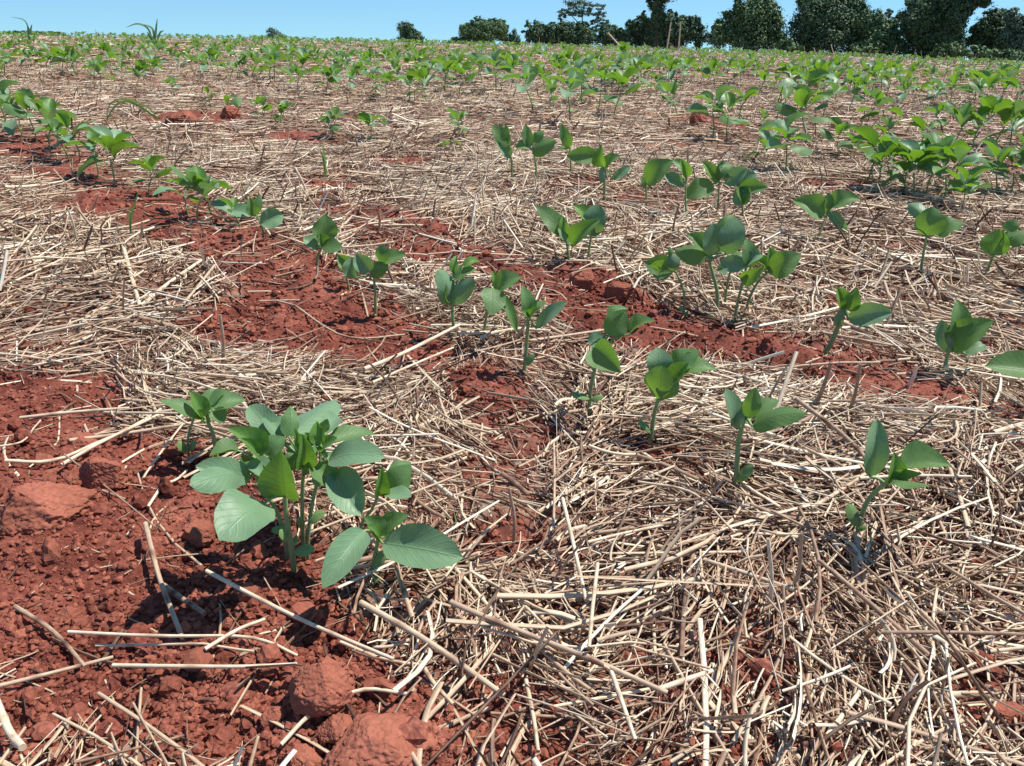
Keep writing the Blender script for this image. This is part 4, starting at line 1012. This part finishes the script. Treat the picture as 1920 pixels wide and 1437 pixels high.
# leave the part already planted from the photo
PL = np.array(PLACED + [ground(500, 800)])
def photo_px(x, y, z):
    d = np.array([x, y, z]) - CAMP; w = d @ FW
    return 960 + F * (d @ RT) / w, 718.5 - F * (d @ UP) / w
sel = []
for (x, y, r) in cand:
    px, py = photo_px(x, y, float(base_z(np.array(x), np.array(y))))
    infr = -30 < px < 1950
    lim = 150 + .02 * px if px < 960 else 170 + (px - 960) * .04
    if infr and py > lim: continue
    if not infr and r < 1.2: continue
    if len(PL) and np.min(np.hypot(PL[:, 0] - x, PL[:, 1] - y)) < .10: continue
    sel.append((r if infr else r + 100, x, y, r, px, py, infr))
sel.sort()
n_ind = 300 - (COUNT[0] - 1)
FAR_MESH = []
def far_mesh(i):
    V, Q, T, U, mi = VAR[i]
    o = mesh_np("soybean_seedling", V, [Q], [M_stem, M_mature, M_mid, M_young], None, T, U)
    o.data.polygons.foreach_set("material_index", mi.astype(np.int32)); return o
first = {}
for q in sel[:n_ind]:
    _, x, y, r, px, py, infr = q
    k = rr.randrange(len(VAR))
    if k in first: o = first[k].copy(); COL.objects.link(o)
    else: o = far_mesh(k); first[k] = o
    s = rr.uniform(1.05, 1.75) * (1.15 if px > 960 else 1.0)
    o.location = (x, y, float(gz(x, y)[0]) - .004); o.scale = (s,) * 3; o.rotation_euler = (rr.uniform(-.15, .15), rr.uniform(-.15, .15), rr.uniform(0, 6.28))
    LMK = [(130, "below the thin curved weed at the far left"), (300, "below the tall grass weed against the sky"), (500, "between the tall grass weed and the tiny grey bush"), (680, "right below the tiny grey bush"),
           (830, "below the small slanted tree"), (980, "below the wide round crowned tree"), (1170, "below the airy umbrella tree"), (1330, "below the vine covered tower tree"), (1480, "below the broad peaked tree"),
           (1640, "below the largest round tree"), (1780, "below the tree before the leaning trunk"), (9999, "below the trees at the right edge")]
    lm = next(t for b_, t in LMK if px < b_); h_ = 62 + px * .027
    lb = ("nearer" if py - h_ > 55 else "farther") + " small seedling in the rows " + lm
    tag(o, lb, "seedling", "small far soybean seedlings near the skyline")
rest = sel[n_ind:]
Vs, Qs, Ts, Us, Ms = [], [], [], [], []; n = 0
zz = gz(np.array([q[1] for q in rest]), np.array([q[2] for q in rest]))
for q, z in zip(rest, zz):
    _, x, y, r, px, py, infr = q
    V, Q, T, U, mi = VAR[rr.randrange(len(VAR))]
    s = rr.uniform(.8, 1.5); a = rr.uniform(0, 6.28); c, t = math.cos(a) * s, math.sin(a) * s
    W = np.stack([V[:, 0] * c - V[:, 1] * t + x, V[:, 0] * t + V[:, 1] * c + y, V[:, 2] * s + z], -1)
    Vs.append(W); Qs.append(Q + n); Ts.append(T); Us.append(U); Ms.append(mi); n += len(V)
o = mesh_np("soybean_seedlings", np.concatenate(Vs), [np.concatenate(Qs)], [M_stem, M_mature, M_mid, M_young], None, np.concatenate(Ts), np.concatenate(Us))
o.data.polygons.foreach_set("material_index", np.concatenate(Ms).astype(np.int32))
tag(o, "mass of distant seedlings merging into green bands along the skyline", "seedlings", kind='stuff')
print("far plants", len(sel), "stuff", len(rest))

# ------------------------------------------------------------------ grassy weeds
def grass_weed(base, blades, label, M, hp):
    x, y = ground(*base); z = float(gz(x, y)[0]); B = np.array([x, y, z]); nh = nrm([-x, -y, 0])
    root = empty("grass_weed", B); tag(root, label, "weed")
    ppm = pxscale(x, y)
    for pts, w in blades:
        P = []
        for i, q in enumerate(pts):
            r = ray(*q); t = (np.dot(nh, B - CAMP) + .02 * i * (1 if w > 3 else -1) * .3) / np.dot(nh, r); P.append(CAMP + t * r)
        P = spline(P, 12); T = np.gradient(P, axis=0); S = np.cross(T, nh); S /= np.maximum(np.linalg.norm(S, axis=1, keepdims=True), 1e-9)
        ww = (w * .72 / ppm / 2) * np.sin(np.linspace(.5, 3.0, 12))[:, None]
        S = S * .8 + nh * .45
        V = np.concatenate([(P - S * ww)[:, None], (P + np.array([0, 0, -.15]) * ww)[:, None], (P + S * ww)[:, None]], 1).reshape(-1, 3) - B
        idx = np.arange(36).reshape(12, 3)
        Q = np.stack([idx[:-1, :-1], idx[1:, :-1], idx[1:, 1:], idx[:-1, 1:]], -1).reshape(-1, 4)
        mb = MB(); mb.add(V, Q, .5); mb.build("blade", M, root)
    return root
grass_weed((300, 228), [([(300, 228), (270, 205), (240, 190), (215, 200), (192, 240)], 7), ([(302, 230), (275, 200), (235, 186), (205, 196), (200, 232)], 5)], "arching grass weed bent over the straw at upper left", M_grass, 0)
grass_weed((246, 450), [([(246, 450), (245, 415), (252, 385), (262, 352)], 6), ([(246, 450), (243, 410), (243, 385)], 5)], "upright green grass shoot on the red furrow at left", M_grass, 0)
grass_weed((612, 335), [([(612, 335), (609, 300), (604, 265)], 7), ([(610, 335), (606, 300), (600, 280)], 5)], "thin green weed standing above a red clod left of centre", M_grass, 0)
grass_weed((290, 90), [([(290, 90), (292, 60), (295, 35)], 6), ([(288, 85), (278, 55), (258, 45), (236, 52)], 5), ([(290, 80), (286, 55), (270, 46)], 6), ([(290, 85), (283, 70), (276, 60)], 10), ([(292, 85), (300, 62), (308, 58)], 5)], "tall grass weed sticking up into the sky at upper left", M_grass_far, 0)
grass_weed((55, 80), [([(55, 80), (53, 55), (45, 38), (20, 32)], 3.2), ([(55, 80), (54, 60), (52, 48)], 8), ([(56, 80), (58, 55), (60, 46)], 4)], "thin curved grass weed against the sky at the left edge", M_grass_far, 0)
grass_weed((30, 560), [([(120, 570), (90, 560), (62, 540)], 5), ([(70, 575), (45, 545), (15, 520)], 5)], "yellowing grass blades in the straw patch at left", M_grass, 0)
grass_weed((860, 990), [([(860, 995), (855, 975), (850, 955)], 5), ([(858, 995), (845, 985), (828, 975)], 4), ([(860, 995), (868, 975), (880, 970)], 3)], "tiny grass shoot in the straw right of the big clump", M_grass, 0)

# ------------------------------------------------------------------ trees beyond the field
LQ_V = np.array([[-.5, -.35, 0], [.5, -.35, .1], [.5, .35, 0], [-.5, .35, .12]])
def tree(name, label, cat, base_px, D, lobes, M, dens=.85, leaf=.17, trunk=None, bark=None, airy=0., group="trees beyond the field", seed=0):
    """lobes in photo pixels (cx, cy, rx, ry); D metres away"""
    rg = np.random.default_rng(seed + 500)
    def at(px, py, d=0.):
        r = ray(px, py); hd = math.hypot(r[0], r[1]); t = (D + d) / hd; return CAMP + t * r
    b = at(base_px, 100); bz = float(base_z(np.array(b[0]), np.array(b[1]))); B = np.array([b[0], b[1], bz])
    root = empty(name, B); tag(root, label, cat, group)
    vd = nrm([b[0], b[1], 0]); ppm = F / D
    Ps, Gs, Tn, Sz = [], [], [], []
    side = np.array([vd[1], -vd[0], 0])
    full = []
    for (lx, ly, rx, ry) in lobes:
        full.append((lx, ly, rx, ry))
        if not airy and rx > 12:
            for _ in range(8):
                an_ = rg.uniform(-.15, 3.3); f_ = rg.uniform(.12, .40)
                full.append((lx + math.cos(an_) * rx * rg.uniform(.85, 1.25), ly - math.sin(an_) * ry * rg.uniform(.85, 1.3), rx * f_, ry * f_ * rg.uniform(.7, 1.2)))
    for (lx, ly, rx, ry) in full:
        dd = rg.uniform(-.5, .5) * rx / ppm
        ly -= 3 if D < 125 else 0; c = at(lx, ly, dd); R = np.array([rx, rx, ry]) / ppm * (1.0 if not airy else 1.0)
        n = int(dens * 34 * (R[0] * R[2]) / (leaf * leaf) ** 1.0) + 30
        # clumps on the lobe, leaves in the clumps
        ncl = max(6, int(n / 26)); u = rg.normal(size=(ncl, 3)); u /= np.linalg.norm(u, axis=1, keepdims=True); u *= (rg.random((ncl, 1)) ** .33) * rg.uniform(.8, 1.12, (ncl, 1))
        ci = rg.integers(0, ncl, n); lt = rg.random(ncl) * .8
        g_ = rg.normal(size=(n, 3)) * (.15 - .03 * airy); p = u[ci] + g_
        P = c + p[:, 0:1] * side * R[0] + p[:, 1:2] * vd * R[1] + p[:, 2:3] * np.array([0, 0, 1]) * R[2]
        k = P[:, 2] > bz
        Ps.append(P[k]); Gs.append((g_ * 5 + u[ci] * .6)[k] @ np.array([side, vd, [0, 0, 1.]])); Tn.append((lt[ci] + rg.random(n) * .2)[k]); Sz.append((leaf * rg.uniform(.6, 1.4, n))[k])
    P = np.concatenate(Ps); tn = np.concatenate(Tn); sz = np.concatenate(Sz); n = len(P)
    Nn = rg.normal(size=(n, 3)) * .6 + np.concatenate(Gs) + np.array([0, 0, .35]); Nn /= np.linalg.norm(Nn, axis=1, keepdims=True)
    A = np.cross(Nn, rg.normal(size=(n, 3))); A /= np.linalg.norm(A, axis=1, keepdims=True); C_ = np.cross(Nn, A)
    q = LQ_V
    V = P[:, None] + sz[:, None, None] * (q[None, :, 0:1] * A[:, None] + q[None, :, 1:2] * C_[:, None] + q[None, :, 2:3] * Nn[:, None]) - B
    mesh_np("crown", V.reshape(-1, 3), [np.arange(n * 4).reshape(n, 4)], M, root, np.repeat(tn, 4), smooth=False)
    mb = MB()
    if trunk is None: trunk = [([(base_px, None), (lobes[0][0], lobes[0][1])], .16)]
    for pts, rad in trunk:
        PP = [B.copy() if p[1] is None else at(*p) for p in pts]
        PP = spline(PP, 9); V, Q = tube_geo(PP - B, rad * np.linspace(1.2, .55, 9), 8); mb.add(V, Q, .5)
    mb.build("trunk", bark or M_bark, root)
    return root
TD, TM, TF = M_tree_dark, M_tree_mid, M_tree_far
tree("small_tree", "small dark slanted tree standing alone left of centre on the skyline", "tree", 770, 150, [(757, 52, 12, 11), (768, 60, 13, 12), (778, 72, 14, 10), (760, 70, 12, 12)], TD, seed=1)
tree("round_tree", "wide round crowned tree on the skyline left of the umbrella tree", "tree", 912, 150, [(885, 62, 22, 14), (905, 52, 22, 13), (925, 56, 22, 14), (940, 65, 14, 11), (905, 68, 30, 12)], TM, seed=2, trunk=[([(912, None), (912, 90), (908, 65)], .3), ([(912, 88), (890, 66)], .12), ([(912, 88), (930, 68)], .12)])
tree("bush", "low bush at the left foot of the round crowned tree", "bush", 870, 150, [(858, 80, 16, 7), (876, 78, 14, 9)], TM, seed=3)
tree("bush", "small pointed bush right of the round crowned tree", "bush", 964, 150, [(964, 72, 9, 13), (955, 80, 12, 9), (972, 82, 8, 8)], TD, seed=4)
tree("bush", "tiny grey bush on the skyline above the left part of the field", "bush", 514, 180, [(510, 62, 10, 8), (520, 68, 12, 6)], TF, seed=5)
um = [(1060, 22, 18, 7), (1085, 8, 24, 8), (1112, 12, 20, 8), (1128, 28, 15, 7), (1052, 34, 12, 6), (1078, 24, 16, 7), (1100, 26, 18, 7), (1118, 42, 16, 7), (1132, 42, 10, 6), (1098, 44, 14, 7), (1085, 56, 10, 6), (1108, 58, 14, 8)]
tree("umbrella_tree", "airy umbrella shaped tree with sky showing through its crown", "tree", 1098, 130, um, TF, dens=.42, leaf=.20, airy=1, seed=6,
     trunk=[([(1098, None), (1098, 80), (1092, 50)], .22), ([(1093, 52), (1068, 26)], .08), ([(1093, 52), (1090, 14)], .09), ([(1095, 60), (1122, 30)], .08), ([(1095, 62), (1130, 45)], .06), ([(1092, 50), (1055, 36)], .05)])
tree("tree", "dark rounded tree at the left end of the wood", "tree", 1012, 120, [(1005, 62, 18, 15), (1020, 70, 18, 16), (998, 74, 12, 12)], TD, seed=7)
tree("tree", "dark tree under the left side of the umbrella tree", "tree", 1048, 122, [(1040, 62, 13, 14), (1055, 66, 18, 16), (1042, 80, 18, 12)], TD, seed=8)
tree("tree", "dark tree under the right side of the umbrella tree", "tree", 1085, 122, [(1080, 66, 20, 16), (1100, 72, 20, 16), (1075, 82, 22, 10)], TD, seed=9)
tree("tree", "low dark tree between the umbrella tree and the vine tower", "tree", 1150, 120, [(1142, 68, 16, 17), (1158, 74, 16, 14), (1135, 82, 18, 12)], TD, seed=10)
tree("vine_tower_tree", "tall vine covered trunk rising out of the top of the photo", "tree", 1232, 112, [(1235, -40, 34, 24), (1248, -12, 20, 16), (1230, 5, 13, 16), (1233, 28, 12, 18), (1232, 50, 13, 18), (1234, 72, 17, 20), (1210, -6, 10, 5), (1207, 28, 4, 4)], TD, dens=1.4, seed=11, trunk=[([(1232, None), (1232, 60), (1234, -30)], .5)])
tree("tree", "dark tree at the left foot of the vine tower", "tree", 1198, 114, [(1188, 62, 16, 16), (1205, 58, 17, 18), (1215, 76, 18, 16), (1185, 82, 20, 12)], TD, seed=12)
tree("tree", "pointed dark tree right of the vine tower", "tree", 1272, 112, [(1256, 50, 13, 22), (1275, 66, 22, 20), (1290, 58, 18, 18), (1306, 46, 7, 12), (1310, 74, 15, 18), (1262, 84, 20, 14)], TD, seed=13)
tree("tree", "broad dark tree with a peaked top in the middle of the wood", "tree", 1405, 110, [(1395, 18, 16, 16), (1430, 14, 20, 20), (1412, 38, 34, 26), (1375, 52, 28, 22), (1350, 72, 20, 20), (1440, 50, 26, 26), (1405, 76, 40, 24), (1455, 82, 18, 18)], TM, seed=14)
tree("tree", "largest dark round tree in the wood at right", "tree", 1545, 108, [(1525, 14, 24, 18), (1558, 8, 26, 18), (1595, 18, 24, 20), (1545, 36, 42, 26), (1590, 50, 36, 26), (1515, 62, 30, 26), (1555, 78, 44, 26), (1500, 88, 22, 18), (1612, 82, 26, 22)], TD, seed=15)
tree("tree", "lighter green tree on the right flank of the largest round tree", "tree", 1645, 106, [(1632, 48, 22, 20), (1655, 66, 24, 20), (1640, 88, 30, 20), (1675, 90, 22, 16)], TM, seed=16)
tree("slender_tree", "slender tree with sparse purplish top between two big trees", "tree", 1680, 112, [(1668, 28, 9, 6), (1690, 30, 9, 8), (1678, 42, 8, 5), (1696, 40, 6, 4)], TF, dens=.6, leaf=.22, seed=17, trunk=[([(1680, None), (1678, 80), (1680, 40)], .08), ([(1679, 50), (1668, 30)], .04), ([(1679, 50), (1692, 32)], .04)])
tree("tree", "dark tree in front of the leaning trunk", "tree", 1735, 105, [(1722, 16, 20, 16), (1745, 12, 22, 16), (1735, 38, 34, 24), (1722, 62, 28, 24), (1752, 72, 34, 28), (1712, 90, 24, 20), (1765, 98, 30, 16)], TD, seed=18)
tree("leaning_tree", "massive leaning trunk covered in vines, forking at the top edge", "tree", 1780, 103, [(1782, 62, 20, 22), (1792, 40, 16, 20), (1802, 20, 16, 16), (1812, 2, 16, 14), (1830, -6, 24, 9), (1842, 8, 12, 7), (1822, -30, 40, 20), (1775, 82, 28, 22), (1778, 8, 10, 14)], TD, dens=1.4, seed=19, trunk=[([(1772, None), (1782, 60), (1800, 20), (1812, -20)], .55), ([(1802, 20), (1840, 2)], .15)])
tree("tree", "dark rounded tree near the right edge of the wood", "tree", 1862, 106, [(1865, 40, 20, 15), (1858, 58, 26, 20), (1880, 70, 26, 20), (1845, 84, 24, 18), (1875, 96, 30, 16)], TD, seed=20, trunk=[([(1868, None), (1880, 100), (1892, 60)], .1)], bark=M_pale_bark)
tree("tree", "tree with a small tufted top at the right edge", "tree", 1905, 104, [(1897, 26, 12, 8), (1905, 40, 16, 8), (1912, 56, 18, 16), (1900, 76, 20, 18), (1920, 92, 22, 18)], TF, seed=21)
tree("tree", "dark tree just cut off by the right edge", "tree", 1950, 104, [(1940, 62, 20, 22), (1955, 84, 26, 24)], TD, seed=22)
tree("shrub", "bright low shrub at the foot of the largest round tree", "shrub", 1622, 98, [(1612, 96, 14, 9), (1628, 99, 15, 9)], TM, seed=23)
tree("shrub", "bright low shrub at the foot of the leaning trunk", "shrub", 1778, 96, [(1768, 102, 14, 10), (1788, 100, 18, 12)], TM, seed=24)
tree("shrub", "low shrub in the shade between the broad tree and the largest tree", "shrub", 1478, 102, [(1470, 92, 16, 12), (1488, 96, 14, 9)], TM, seed=25)
tree("shrub", "low shrub line at the far right foot of the wood", "shrub", 1850, 96, [(1830, 104, 18, 10), (1862, 108, 20, 9), (1900, 110, 22, 10)], TM, seed=26)
tree("hedge", "thin dark hedge line on the skyline at the far left", "hedge", 90, 170, [(70, 64, 22, 3), (100, 65, 20, 3), (40, 63, 20, 3)], TD, seed=27, leaf=.3)
